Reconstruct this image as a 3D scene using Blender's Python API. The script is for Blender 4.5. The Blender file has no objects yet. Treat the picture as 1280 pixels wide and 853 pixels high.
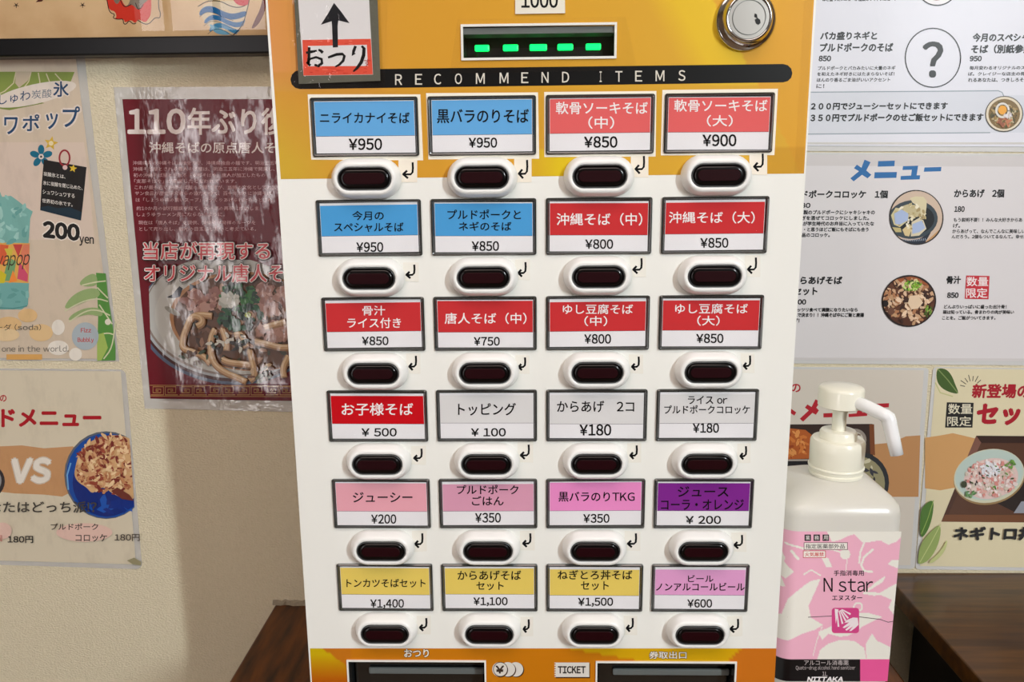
import bpy, bmesh, math, random
import numpy as np
from mathutils import Vector, Matrix
from mathutils.geometry import tessellate_polygon
sc = bpy.context.scene
C = sc.collection
Z0 = 1.0714                      # height of the label grid's centre above the floor

# ---------------------------------------------------------------- camera
CP = Vector((-0.007303, -0.509638, 0.122084))
PITCH, YAW, ROLL, F = 0.198968, -0.023094, -0.009525, 1000.0
fwd = Vector((math.sin(YAW)*math.cos(PITCH), math.cos(YAW)*math.cos(PITCH), -math.sin(PITCH)))
r0 = Vector((math.cos(YAW), -math.sin(YAW), 0)); u0 = r0.cross(fwd)
rt = math.cos(ROLL)*r0 + math.sin(ROLL)*u0; up = -math.sin(ROLL)*r0 + math.cos(ROLL)*u0
cd = bpy.data.cameras.new('camera'); cam = bpy.data.objects.new('camera', cd); C.objects.link(cam)
cd.sensor_width = 36; cd.lens = F/1280*36; cd.clip_start = .01
m = Matrix((rt, up, -fwd)).transposed().to_4x4(); m.translation = CP + Vector((0, 0, Z0)); cam.matrix_world = m
sc.camera = cam
# ---------------------------------------------------------------- light and exposure
sc.view_settings.view_transform = 'Standard'; sc.view_settings.look = 'None'
sc.view_settings.gamma = 1; sc.view_settings.exposure = 0.1
W = bpy.data.worlds.new('sky'); sc.world = W; W.use_nodes = True
bg = W.node_tree.nodes['Background']; bg.inputs[0].default_value = (1, .94, .94, 1); bg.inputs[1].default_value = 5.5
def area(name, loc, target, sx, sy, power, col):
    l = bpy.data.lights.new(name, 'AREA'); l.shape = 'RECTANGLE'; l.size = sx; l.size_y = sy
    l.energy = power; l.color = col
    o = bpy.data.objects.new(name, l); C.objects.link(o); o.location = loc
    o.rotation_euler = (Vector(target)-Vector(loc)).to_track_quat('-Z', 'Y').to_euler()
    return o
REAR = -2.3
area('key_daylight', (1.66, REAR+.03, 2.02), (0, .1, 1.05), .07, .8, 52, (.89, .97, 1))  # key light, kept narrow for a crisp shadow edge; its slit window is added
area('ceiling_fill_light', (-.1, -1.15, 2.56), (-.1, -.9, 0), 1.5, .9, 18, (1, .83, .75))  # soft warm ambient fill, added with no lamp fitting behind it

# ---------------------------------------------------------------- helpers
def lin(c):
    return tuple(((v/255)/12.92 if v/255 <= .04045 else ((v/255+.055)/1.055)**2.4) for v in c)
def at(x, y, Y=0.0):
    """point of the plane y=Y that the pixel (x, y) of the 1280x853 photograph shows"""
    d = fwd + rt*((x-640)/F) - up*((y-426.5)/F)
    return CP + d*((Y-CP.y)/d.y) + Vector((0, 0, Z0))
def mesh_obj(name, me, mats=(), parent=None):
    o = bpy.data.objects.new(name, me); C.objects.link(o)
    for mt in (mats if isinstance(mats, (list, tuple)) else [mats]): me.materials.append(mt)
    if parent is not None: o.parent = parent
    return o
def bobj(name, bm, mat, parent=None, smooth=False, bevel=0, seg=2):
    bmesh.ops.recalc_face_normals(bm, faces=bm.faces)
    me = bpy.data.meshes.new(name); bm.to_mesh(me); bm.free()
    o = mesh_obj(name, me, mat, parent)
    if smooth:
        for p in me.polygons: p.use_smooth = True
    if bevel:
        md = o.modifiers.new('bevel', 'BEVEL'); md.width = bevel; md.segments = seg; md.limit_method = 'ANGLE'; md.angle_limit = .6
    return o
def box(bm, x0, x1, y0, y1, z0, z1):
    v = [bm.verts.new(p) for p in ((x0,y0,z0),(x1,y0,z0),(x1,y1,z0),(x0,y1,z0),(x0,y0,z1),(x1,y0,z1),(x1,y1,z1),(x0,y1,z1))]
    for f in ((0,3,2,1),(4,5,6,7),(0,1,5,4),(1,2,6,5),(2,3,7,6),(3,0,4,7)): bm.faces.new([v[i] for i in f])
def loft(bm, rings, cap0=True, cap1=True):
    vs = [[bm.verts.new(p) for p in r] for r in rings]; n = len(vs[0])
    for a, b in zip(vs, vs[1:]):
        for i in range(n): bm.faces.new((a[i], a[(i+1) % n], b[(i+1) % n], b[i]))
    if cap0: bm.faces.new(vs[0][::-1])
    if cap1: bm.faces.new(vs[-1])
    return vs
def empty(name, loc, label=None, cat=None, group=None, kind=None):
    o = bpy.data.objects.new(name, None); C.objects.link(o); o.location = loc; o.empty_display_size = .02
    tag(o, label, cat, group, kind); return o
def tag(o, label=None, cat=None, group=None, kind=None):
    if label: o['label'] = label
    if cat: o['category'] = cat
    if group: o['group'] = group
    if kind: o['kind'] = kind
    return o
def keep(o, parent):               # parent while staying where it was built in world space
    o.parent = parent; o.matrix_parent_inverse = Matrix.Translation(-Vector(parent.location)); return o

# ---------------------------------------------------------------- materials
def mat(name, col=(200,200,200), rough=.5, metal=0, coat=0, spec=.5, coat_rough=.05, bump=None, em=None, lincol=None, coat_ior=1.5):
    m = bpy.data.materials.new(name); m.use_nodes = True; nt = m.node_tree; b = nt.nodes['Principled BSDF']
    b.inputs['Base Color'].default_value = (*(lincol or lin(col)), 1); b.inputs['Roughness'].default_value = rough
    b.inputs['Metallic'].default_value = metal; b.inputs['Specular IOR Level'].default_value = spec
    b.inputs['Coat Weight'].default_value = coat; b.inputs['Coat Roughness'].default_value = coat_rough; b.inputs['Coat IOR'].default_value = coat_ior
    if em: b.inputs['Emission Color'].default_value = (*em[0], 1); b.inputs['Emission Strength'].default_value = em[1]
    if bump:
        sc_, st, ds, where = bump[:4]
        tc = nt.nodes.new('ShaderNodeNewGeometry'); n = nt.nodes.new('ShaderNodeTexNoise'); n.inputs['Scale'].default_value = sc_
        n.inputs['Detail'].default_value = 3
        mp = nt.nodes.new('ShaderNodeMapping'); mp.inputs['Scale'].default_value = bump[4] if len(bump) > 4 else (1, 1, 1)
        nt.links.new(tc.outputs['Position'], mp.inputs[0]); nt.links.new(mp.outputs[0], n.inputs['Vector'])
        bp = nt.nodes.new('ShaderNodeBump'); bp.inputs['Strength'].default_value = st; bp.inputs['Distance'].default_value = ds
        nt.links.new(n.outputs['Fac'], bp.inputs['Height'])
        for w in where: nt.links.new(bp.outputs[0], b.inputs[w])
    return m
def noisecol(m, c1, c2, scale, stretch=(1,1,1), detail=4, lo=.35, hi=.65):
    nt = m.node_tree; b = nt.nodes['Principled BSDF']
    g = nt.nodes.new('ShaderNodeNewGeometry'); mp = nt.nodes.new('ShaderNodeMapping'); mp.inputs['Scale'].default_value = stretch
    n = nt.nodes.new('ShaderNodeTexNoise'); n.inputs['Scale'].default_value = scale; n.inputs['Detail'].default_value = detail
    cr = nt.nodes.new('ShaderNodeValToRGB'); cr.color_ramp.elements[0].color = (*lin(c1), 1); cr.color_ramp.elements[1].color = (*lin(c2), 1)
    cr.color_ramp.elements[0].position = lo; cr.color_ramp.elements[1].position = hi
    nt.links.new(g.outputs['Position'], mp.inputs[0]); nt.links.new(mp.outputs[0], n.inputs['Vector'])
    nt.links.new(n.outputs['Fac'], cr.inputs[0]); nt.links.new(cr.outputs[0], b.inputs['Base Color'])
def inkmat(name, rough, coat, coat_rough=.05, bump=None, spec=.3, coat_ior=1.5):
    m = mat(name, rough=rough, coat=coat, coat_rough=coat_rough, bump=bump, spec=spec, coat_ior=coat_ior); nt = m.node_tree
    a = nt.nodes.new('ShaderNodeAttribute'); a.attribute_name = 'Col'
    nt.links.new(a.outputs['Color'], nt.nodes['Principled BSDF'].inputs['Base Color']); return m
def clearmat(name, rough=.03, bump=None, tint=1.0, fog=0.0, ior=1.5):
    m = bpy.data.materials.new(name); m.use_nodes = True; nt = m.node_tree; nt.nodes.clear()
    out = nt.nodes.new('ShaderNodeOutputMaterial'); tr = nt.nodes.new('ShaderNodeBsdfTransparent'); tr.inputs[0].default_value = (tint, tint, tint, 1)
    gl = nt.nodes.new('ShaderNodeBsdfGlossy'); gl.inputs['Roughness'].default_value = rough
    # Schlick reflectance of a thin two-sided sheet
    ge = nt.nodes.new('ShaderNodeNewGeometry'); dt = nt.nodes.new('ShaderNodeVectorMath'); dt.operation = 'DOT_PRODUCT'
    nt.links.new(ge.outputs['Incoming'], dt.inputs[0]); nt.links.new(ge.outputs['Normal'], dt.inputs[1])
    def mth(op, a, b=None):
        n_ = nt.nodes.new('ShaderNodeMath'); n_.operation = op; n_.use_clamp = op != 'ABSOLUTE'
        for k_, v_ in enumerate((a, b)):
            if v_ is None: continue
            if isinstance(v_, float): n_.inputs[k_].default_value = v_
            else: nt.links.new(v_, n_.inputs[k_])
        return n_.outputs[0]
    F0 = ((ior-1)/(ior+1))**2
    fr = nt.nodes.new('ShaderNodeMath'); fr.operation = 'ADD'; fr.inputs[1].default_value = F0
    nt.links.new(mth('MULTIPLY', mth('POWER', mth('SUBTRACT', 1.0, mth('ABSOLUTE', dt.outputs['Value'])), 5.0), 1-F0), fr.inputs[0])
    mx = nt.nodes.new('ShaderNodeMixShader'); base = tr.outputs[0]
    if fog:
        df = nt.nodes.new('ShaderNodeBsdfDiffuse'); df.inputs[0].default_value = (.78, .78, .77, 1)
        m2 = nt.nodes.new('ShaderNodeMixShader'); m2.inputs[0].default_value = fog
        nt.links.new(tr.outputs[0], m2.inputs[1]); nt.links.new(df.outputs[0], m2.inputs[2]); base = m2.outputs[0]
    nt.links.new(fr.outputs[0], mx.inputs[0]); nt.links.new(base, mx.inputs[1]); nt.links.new(gl.outputs[0], mx.inputs[2])
    nt.links.new(mx.outputs[0], out.inputs[0])
    if bump:
        g = nt.nodes.new('ShaderNodeNewGeometry'); n = nt.nodes.new('ShaderNodeTexNoise'); n.inputs['Scale'].default_value = bump[0]
        bp = nt.nodes.new('ShaderNodeBump'); bp.inputs['Strength'].default_value = bump[1]; bp.inputs['Distance'].default_value = bump[2]
        nt.links.new(g.outputs['Position'], n.inputs['Vector']); nt.links.new(n.outputs['Fac'], bp.inputs['Height'])
        nt.links.new(bp.outputs[0], gl.inputs['Normal'])
    return m
M_WALL = mat('wallpaper', (222,212,186), .8, spec=.2, bump=(430, .9, .0016, ['Normal'], (1, 1, 1.6)))
noisecol(M_WALL, (219,209,180), (223,213,185), 200)
M_PLAIN = mat('painted_wall', (112,92,76), .8); M_CEIL = mat('ceiling_white', (176,166,156), .9)
M_FLOOR = mat('floor_vinyl', (120,95,70), .4)
M_WHITE = mat('machine_white', (243,244,238), .32, spec=.4)
M_BTN = mat('button_white', (246,247,244), .28, coat=.3)
M_DARK = mat('label_frame_dark', (52,54,52), .22, coat=.8, coat_rough=.12)
M_RIM = mat('lens_rim', (92,94,94), .3, metal=.5)
M_LENS = mat('lens_smoked', (8,5,6), .3, coat=.35, coat_rough=.04, spec=.15)
M_LENSR = mat('lens_red_core', (34,2,7), .5, coat=0, spec=.12)
M_BLACK = mat('satin_black', (9,9,10), .3, coat=.3, coat_rough=.2)
M_SLOT = mat('slot_dark', (42,44,44), .25, coat=.6, coat_rough=.1)
M_SLOTG = mat('slot_grey', (110,116,114), .3)
M_LED = mat('green_led', (20,200,60), .3, em=((.0, .9, .12), 2.2))
M_CHROME = mat('chrome', (205,205,205), .12, metal=1)
M_STEEL = mat('brushed_steel', (190,186,180), .32, metal=.85)
M_INKL = inkmat('laminated_print', .5, 1, .05, (60, .25, .0008, ['Coat Normal'], (1, 1, .45)), coat_ior=1.9)
M_INKR = inkmat('laminated_print_calm', .5, .35, .3, (22, .2, .002, ['Coat Normal']), coat_ior=1.4)
M_INKP = inkmat('panel_print', .4, .08, .15, spec=.25)
M_INKC = inkmat('card_print', .7, 0, spec=.15)
nt = M_INKL.node_tree; pb = nt.nodes['Principled BSDF']   # the film touches the print only in patches
g_ = nt.nodes.new('ShaderNodeNewGeometry'); mp_ = nt.nodes.new('ShaderNodeMapping'); mp_.inputs['Scale'].default_value = (1, 1, .4)
n_ = nt.nodes.new('ShaderNodeTexNoise'); n_.inputs['Scale'].default_value = 55; n_.inputs['Detail'].default_value = 5; n_.inputs['Roughness'].default_value = .65
r_ = nt.nodes.new('ShaderNodeMapRange'); r_.inputs['From Min'].default_value = .5; r_.inputs['From Max'].default_value = .66; r_.inputs['To Min'].default_value = .06; r_.inputs['To Max'].default_value = .9
nt.links.new(g_.outputs['Position'], mp_.inputs[0]); nt.links.new(mp_.outputs[0], n_.inputs['Vector']); nt.links.new(n_.outputs['Fac'], r_.inputs['Value']); nt.links.new(r_.outputs[0], pb.inputs['Coat Weight'])
M_LAM = clearmat('laminate_film', .06, (90, .3, .0015), fog=.4)
M_LAMR = clearmat('laminate_film_calm', .35, (40, .2, .002), fog=.75)
M_TAPE = clearmat('clear_tape', .04, (160, .5, .0012), fog=.0, ior=1.35)
M_ACRYL = clearmat('acrylic_cover', .04)
M_GLASS = clearmat('picture_glass', .01, ior=1.48)
M_FRAMEB = mat('black_frame', (6,7,9), .3, spec=.3)
M_WOODC = mat('counter_wood', (60,34,14), .35, coat=.15, coat_rough=.12, spec=.3)
noisecol(M_WOODC, (40,18,4), (112,60,10), 16, (6, 1.0, 1), 6, .3, .75)
M_WOODT = mat('table_wood', (90,60,30), .35, coat=.2, coat_rough=.15, spec=.35)
noisecol(M_WOODT, (48,26,8), (92,58,20), 18, (.5, 6, 6), 6, .3, .7)
M_EDGE = mat('table_edge', (70,48,28), .4); M_CAB = mat('black_cabinet', (6,6,6), .6)
M_CAULK = mat('grey_caulk', (150,140,120), .7, bump=(300, .8, .003, ['Normal']))
M_BOTTLE = mat('milky_plastic', (218,216,208), .3, coat=.3, coat_rough=.2)
bb = M_BOTTLE.node_tree.nodes['Principled BSDF']; bb.inputs['Subsurface Weight'].default_value = .35; bb.inputs['Subsurface Radius'].default_value = (.012, .012, .01)
M_PUMP = mat('pump_ivory', (240,238,222), .3, coat=.4, coat_rough=.15)
M_NOZ = mat('pump_white', (246,248,250), .25, coat=.5)
M_CARDB = mat('grey_cardboard', (92,92,78), .6, bump=(160, .4, .002, ['Normal']))

# ---------------------------------------------------------------- flat print
_fc = {}
def raw_mesh(s, res):
    c = bpy.data.curves.new('t', 'FONT'); c.body = s; c.resolution_u = res
    o = bpy.data.objects.new('t', c)
    me = bpy.data.meshes.new_from_object(o)
    V = np.array([v.co[:2] for v in me.vertices], dtype=float).reshape(-1, 2); Fs = [tuple(p.vertices) for p in me.polygons]
    bpy.data.objects.remove(o); bpy.data.curves.remove(c); bpy.data.meshes.remove(me)
    return V, Fs
def text_mesh(s, bold, res=3):
    """outline of a line of text; Latin letters and digits come from the full-width forms, set close"""
    k = (s, 0, res)
    if k in _fc: return _fc[k]
    if any('!' <= ch <= '~' or ch == '¥' for ch in s):
        if 'adv' not in _fc: _fc['adv'] = raw_mesh('ああ', 2)[0][:, 0].max()-raw_mesh('あ', 2)[0][:, 0].max()
        adv = _fc['adv']; x = 0; VV, FF = [], []; n = 0
        for ch in s:
            if ch == ' ': x += .3*adv; continue
            if ch == '　': x += adv; continue
            asc = '!' <= ch <= '~' or ch == '¥'
            kk = ('g', ch, res)
            if kk not in _fc: _fc[kk] = raw_mesh('￥' if ch == '¥' else (chr(ord(ch)+0xFEE0) if asc else ch), res)
            V, Fs = _fc[kk]
            if asc: w = V[:, 0].max()-V[:, 0].min(); g = .045*adv; VV.append(V+[x-V[:, 0].min()+g, 0]); x += w+2*g
            else: VV.append(V+[x, 0]); x += adv
            FF += [tuple(i+n for i in f) for f in Fs]; n += len(V)
        V, Fs = np.concatenate(VV), FF
    else: V, Fs = raw_mesh(s, res)
    _fc[k] = (V, Fs); return _fc[k]
def clip_poly(pts, clip):
    def area2(p): return sum(p[i][0]*p[(i+1) % len(p)][1]-p[(i+1) % len(p)][0]*p[i][1] for i in range(len(p)))
    s = 1 if area2(clip) > 0 else -1
    for i in range(len(clip)):
        a, b = clip[i], clip[(i+1) % len(clip)]; out = []
        side = lambda p: s*((b[0]-a[0])*(p[1]-a[1])-(b[1]-a[1])*(p[0]-a[0]))
        for j in range(len(pts)):
            p, q = pts[j], pts[(j+1) % len(pts)]; sp, sq = side(p), side(q)
            if sp >= 0: out.append(p)
            if (sp >= 0) != (sq >= 0):
                t = sp/(sp-sq); out.append((p[0]+t*(q[0]-p[0]), p[1]+t*(q[1]-p[1])))
        pts = out
        if len(pts) < 3: return []
    return pts
def chaikin(pts, closed=False, it=2):
    for _ in range(it):
        q = [] if closed else [pts[0]]; n = len(pts)
        for i in range(n if closed else n-1):
            a, b = pts[i], pts[(i+1) % n]
            q += [(a[0]*.75+b[0]*.25, a[1]*.75+b[1]*.25), (a[0]*.25+b[0]*.75, a[1]*.25+b[1]*.75)]
        pts = q if closed else q+[pts[-1]]
    return pts
class Print:
    """flat printing on the plane y=Y, drawn from measurements of the photograph; T = (ox, oy, s) of the measuring crop"""
    def __init__(s, Y, mapper=None):
        s.Y = Y; s.art = ([], [], []); s.lets = []; s.split = True; s.n = 0; s.T = (0, 0, 1); s.clip = None
        s.mapper = mapper or (lambda x, y, l: at(x, y, Y-l))
    def px(s, p): return (p[0]/s.T[2]+s.T[0], p[1]/s.T[2]+s.T[1])
    def _add(s, tgt, pts, faces, cols, step=4e-6):
        s.n += 1; l = s.n*step; V, Fc, Cc = tgt; b = len(V)
        V.extend(s.mapper(x, y, l) for x, y in pts)
        for f in faces:
            Fc.append([b+i for i in f]); Cc.append([cols[i] for i in f] if isinstance(cols, list) else [cols]*len(f))
    def poly(s, pts, col, raw=False):
        pts = [s.px(p) for p in pts]
        if s.clip: pts = clip_poly(pts, s.clip)
        if len(pts) < 3: return
        if len(pts) <= 4: fs = [tuple(range(len(pts)))] if len(pts) == 3 else [(0,1,2),(0,2,3)]
        if len(pts) > 3: fs = tessellate_polygon([[Vector((p[0], p[1], 0)) for p in pts]])
        s._add(s.art, pts, fs, lin(col))
    def spoly(s, pts, col): s.poly(chaikin(pts, True), col)
    def sline(s, pts, w, col): s.line(chaikin(list(pts)), w, col)
    def rect(s, x0, y0, x1, y1, col): s.poly([(x0,y0),(x1,y0),(x1,y1),(x0,y1)], col)
    def ell(s, cx, cy, rx, ry, col, rot=0, n=28, a0=0, a1=360):
        c, d = math.cos(rot), math.sin(rot); P = []
        for i in range(n):
            t = math.radians(a0+(a1-a0)*i/(n if a1-a0 == 360 else n-1)); x, y = rx*math.cos(t), ry*math.sin(t)
            P.append((cx+c*x-d*y, cy+d*x+c*y))
        s.poly(P, col)
    def line(s, pts, w, col, closed=False):
        pts = list(pts)
        if closed: pts = pts+[pts[0], pts[1]]
        L, R_ = [], []
        for i, p in enumerate(pts):
            a = pts[max(i-1, 0)]; b = pts[min(i+1, len(pts)-1)]; dx, dy = b[0]-a[0], b[1]-a[1]; q = math.hypot(dx, dy) or 1
            ww = w[i]/2 if isinstance(w, (list, tuple)) else w/2
            L.append((p[0]-dy/q*ww, p[1]+dx/q*ww)); R_.append((p[0]+dy/q*ww, p[1]-dx/q*ww))
        for i in range(len(pts)-1): 
            s.poly([L[i], L[i+1], R_[i+1], R_[i]], col); s.n -= 1
        s.n += 1
    def ring(s, cx, cy, rx, ry, w, col, rot=0, n=40):
        c, d = math.cos(rot), math.sin(rot)
        s.line([(cx+c*rx*math.cos(t)-d*ry*math.sin(t), cy+d*rx*math.cos(t)+c*ry*math.sin(t)) for t in [6.28319*i/n for i in range(n)]], w, col, True)
    def text(s, t, x0, y0, x1, y1, col, bold=.0, slope=0, shear=0, outline=None, res=3, ow=.05):
        if outline:
            s.text(t, x0, y0, x1, y1, outline, bold+ow, slope, shear, None, res); s.join_next = True
        V, Fs = text_mesh(t, bold, res)
        if not len(V): return
        a, b = V.min(0), V.max(0); d = np.maximum(b-a, 1e-6)
        kx, ky = (x1-x0)/d[0], (y1-y0)/d[1]; copies = []; m_ = 1 if not bold else (4 if bold < .035 else 6)
        for i in range(m_):         # bolder strokes: the same outline laid a hair's breadth apart
            t_ = 6.28319*(i+.5)/m_; q_ = bold*min(kx, ky)
            Pc = []
            for v in V:
                x = x0+(v[0]-a[0])*kx+q_*math.cos(t_); y = y1-(v[1]-a[1])*ky+q_*math.sin(t_)
                Pc.append(s.px((x+shear*(y1-y), y+slope*(x-x0))))
            copies.append(Pc)
        hpx = (y1-y0)/s.T[2]; nm = 'price' if t[0] in '¥￥0123456789' else ('heading' if hpx > 9.5 else 'text_line')
        if not s.split: nm = 'price' if nm == 'price' else 'title'
        if not (getattr(s, 'join_next', False) or (not s.split and s.lets and s.lets[-1][0] == nm)): s.lets.append((nm, ([], [], [])))
        s.join_next = False
        for Pc in copies: s._add(s.lets[-1][1], Pc, Fs, lin(col)); s.n -= .5
        s.n += .5
    def raster(s, fn, x0, y0, x1, y1, st, holes=(), jag=None):
        s.n += 1; V, Fc, Cc = s.art; xs = sorted(set([round(x0+i*(x1-x0)/max(1, int((x1-x0)/st)), 3) for i in range(int((x1-x0)/st)+1)]+[x1]+[h[0] for h in holes]+[h[2] for h in holes]))
        ys = sorted(set([round(y0+i*(y1-y0)/max(1, int((y1-y0)/st)), 3) for i in range(int((y1-y0)/st)+1)]+[y1]+[h[1] for h in holes]+[h[3] for h in holes]))
        b = len(V); nx = len(xs); cols = []
        for y in ys:
            for x in xs:
                p = s.px(jag(x, y) if jag else (x, y)); V.append(s.mapper(p[0], p[1], s.n*4e-6)); cols.append(lin(fn(x, y)))
        for j in range(len(ys)-1):
            for i in range(nx-1):
                mx_, my_ = (xs[i]+xs[i+1])/2, (ys[j]+ys[j+1])/2
                if any(h[0] < mx_ < h[2] and h[1] < my_ < h[3] for h in holes): continue
                q = [j*nx+i, (j+1)*nx+i, (j+1)*nx+i+1, j*nx+i+1]; Fc.append([b+k for k in q]); Cc.append([cols[k] for k in q])
    def blobs(s, cx, cy, rx, ry, n, cols, size, seed, rot=0, asp=2.2, ang=None):
        R = random.Random(seed); c, d = math.cos(rot), math.sin(rot)
        for i in range(n):
            t = R.random()*6.283; q = math.sqrt(R.random()); x, y = rx*q*math.cos(t), ry*q*math.sin(t)
            z = size*R.uniform(.55, 1.3); X, Y = cx+c*x-d*y, cy+d*x+c*y; a = R.random()*3.14 if ang is None else ang+R.uniform(-.5, .5)
            k = R.randint(5, 8); P = []
            for j in range(k):
                tt = 6.283*j/k; rr = R.uniform(.7, 1.2); u, v = z*rr*math.cos(tt), z/asp*rr*math.sin(tt)
                P.append((X+u*math.cos(a)-v*math.sin(a), Y+u*math.sin(a)+v*math.cos(a)))
            s.poly(P, R.choice(cols))
    def build(s, parent, m, names=('artwork', 'lettering')):
        out = []
        for nm, (V, Fc, Cc) in [(names[0], s.art)]+s.lets:
            if not Fc: continue
            me = bpy.data.meshes.new(nm); me.from_pydata([tuple(v) for v in V], [], Fc)
            ca = me.color_attributes.new('Col', 'FLOAT_COLOR', 'CORNER')
            a = np.ones((len(me.loops), 4), dtype=np.float32); a[:, :3] = np.array([c for f in Cc for c in f]); ca.data.foreach_set('color', a.ravel())
            o = mesh_obj(nm, me, m)
            if parent is not None:
                o.parent = parent; o.matrix_parent_inverse = Matrix.Translation(-wloc(parent))
            out.append(o)
        return out
def wloc(o):
    return Vector(o.location) if not o.parent else wloc(o.parent)+o.matrix_parent_inverse.translation+Vector(o.location)
def slab(name, quad, Y, th, m, parent, rnd=0):
    """sheet of paper or film lying on the plane y=Y: the quad is in pixels, rnd rounds its corners"""
    P = []
    for i, p in enumerate(quad):
        if rnd:
            a = quad[i-1]; b = quad[(i+1) % 4]; la = math.dist(p, a); lb = math.dist(p, b)
            A = (p[0]+(a[0]-p[0])*rnd/la, p[1]+(a[1]-p[1])*rnd/la); B = (p[0]+(b[0]-p[0])*rnd/lb, p[1]+(b[1]-p[1])*rnd/lb)
            for t in (0, .25, .5, .75, 1): P.append(tuple((1-t)**2*A[k]+2*t*(1-t)*p[k]+t*t*B[k] for k in (0, 1)))
        else: P.append(p)
    bm = bmesh.new(); loft(bm, [[at(x, y, Y) for x, y in P], [at(x, y, Y-th) for x, y in P]])
    bmesh.ops.recalc_face_normals(bm, faces=bm.faces); me = bpy.data.meshes.new(name); bm.to_mesh(me); bm.free()
    o = mesh_obj(name, me, m); 
    if parent is not None: o.parent = parent; o.matrix_parent_inverse = Matrix.Translation(-wloc(parent))
    return o
def adopt(o, parent):
    o.parent = parent; o.matrix_parent_inverse = Matrix.Translation(-wloc(parent)); return o

# ================================================================ setting
WY = .27
def sbox(name, x0, x1, y0, y1, z0, z1, m):
    bm = bmesh.new(); box(bm, x0, x1, y0, y1, z0, z1); return tag(bobj(name, bm, m), kind='structure')
sbox('floor', -2.3, 2.3, REAR-.1, WY+.1, -.1, 0, M_FLOOR)
sbox('ceiling', -2.3, 2.3, REAR-.1, WY+.1, 2.62, 2.72, M_CEIL)
sbox('wall_back', -2.3, 2.3, WY, WY+.1, 0, 2.62, M_WALL)
sbox('wall_left', -2.3, -2.2, REAR, WY, 0, 2.62, M_PLAIN)
sbox('wall_right', 2.2, 2.3, REAR, WY, 0, 2.62, M_PLAIN)
bm = bmesh.new()   # rear wall with the glass door's opening and a slit added to hold the key light
for x0, x1, z0, z1 in ((-2.2,-1.62,0,2.62),(-1.62,-1.0,2.1,2.62),(-1.0,1.6,0,2.62),(1.6,1.72,0,1.58),(1.6,1.72,2.46,2.62),(1.72,2.2,0,2.62)):
    box(bm, x0, x1, REAR-.1, REAR, z0, z1)
tag(bobj('wall_rear', bm, M_PLAIN), kind='structure')
dr = empty('door_1', (-1.31, REAR, 0), kind='structure')
M_ALU = mat('door_aluminium', (120,118,112), .4, metal=.6)
bm = bmesh.new()
for x0, x1, z0, z1 in ((-1.62,-1.57,0,2.1),(-1.05,-1.0,0,2.1),(-1.57,-1.05,2.05,2.1),(-1.57,-1.05,0,.28)): box(bm, x0, x1, REAR-.07, REAR-.02, z0, z1)
adopt(bobj('door_frame', bm, M_ALU), dr)
for x0, x1, z0, z1 in ((-1.46,-1.44,.28,2.05),(-1.26,-1.24,.28,2.05),(-1.57,-1.05,1.72,1.79)):
    bm = bmesh.new(); box(bm, x0, x1, REAR-.06, REAR-.03, z0, z1); adopt(bobj('glazing_bar', bm, M_ALU), dr)

CZ = .75                            # counter top
cn = empty('counter', (.02, .08, 0), 'narrow brown wooden counter carrying the ticket machine and the pump bottle', 'counter')
bm = bmesh.new(); box(bm, -.2815, .3266, -.1, WY, CZ-.03, CZ); adopt(bobj('counter_top', bm, M_WOODC, bevel=.002), cn)
bm = bmesh.new(); box(bm, -.26, .305, -.08, WY-.002, 0, CZ-.03); adopt(bobj('cabinet', bm, M_CAB), cn)
bm = bmesh.new(); R = random.Random(3); rings = []
for i in range(40):
    x = -.284+i*.0045; w = R.uniform(.0025, .005); h = R.uniform(.003, .006)
    rings.append([(x, WY, CZ), (x, WY-w, CZ), (x, WY-w*.6, CZ+h*.7), (x, WY, CZ+h)])
loft(bm, rings); adopt(bobj('sealant_bead', bm, M_CAULK), cn)
TZ = Z0-.2835
tb = empty('side_table', (.9, 0, 0), 'dark brown wood side table beside the pump bottle', 'table')
bm = bmesh.new(); box(bm, .3605, 1.35, -.25, WY-.001, TZ-.019, TZ); adopt(bobj('table_top', bm, M_WOODT, bevel=.0012), tb)
bm = bmesh.new(); box(bm, .3958, 1.32, -.22, WY-.003, 0, TZ-.019); adopt(bobj('cabinet', bm, M_CAB), tb)

# ================================================================ ticket machine
D, RP, LW, LH = .0725, .061976, .066466, .0355
FX0, FX1, FZ0, FZ1 = -.1656, .1637, CZ+.0006, Z0+.30
mc = empty('ticket_machine', (0, .12, CZ), 'white food ticket vending machine with orange panels and 24 priced buttons', 'ticket machine')
HB = (-.0468, .0443, Z0+.1948, Z0+.2127); HL = (-.1375, -.0408, Z0-.30, Z0-.2122); HR = (.0390, .1355, Z0-.30, Z0-.2124)
bm = bmesh.new()
xs = sorted([FX0, FX1]+[h[i] for h in (HB, HL, HR) for i in (0, 1)]); zs = sorted({FZ0, FZ1}|{h[i] for h in (HB, HL, HR) for i in (2, 3)})
gv = {}
def V_(x, y, z):
    k = (round(x, 6), round(y, 6), round(z, 6))
    if k not in gv: gv[k] = bm.verts.new(k)
    return gv[k]
for i in range(len(xs)-1):
    for j in range(len(zs)-1):
        mx_, mz_ = (xs[i]+xs[i+1])/2, (zs[j]+zs[j+1])/2
        if any(h[0] < mx_ < h[1] and h[2] < mz_ < h[3] for h in (HB, HL, HR)): continue
        bm.faces.new((V_(xs[i],0,zs[j]), V_(xs[i+1],0,zs[j]), V_(xs[i+1],0,zs[j+1]), V_(xs[i],0,zs[j+1])))
YB = .235
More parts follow.
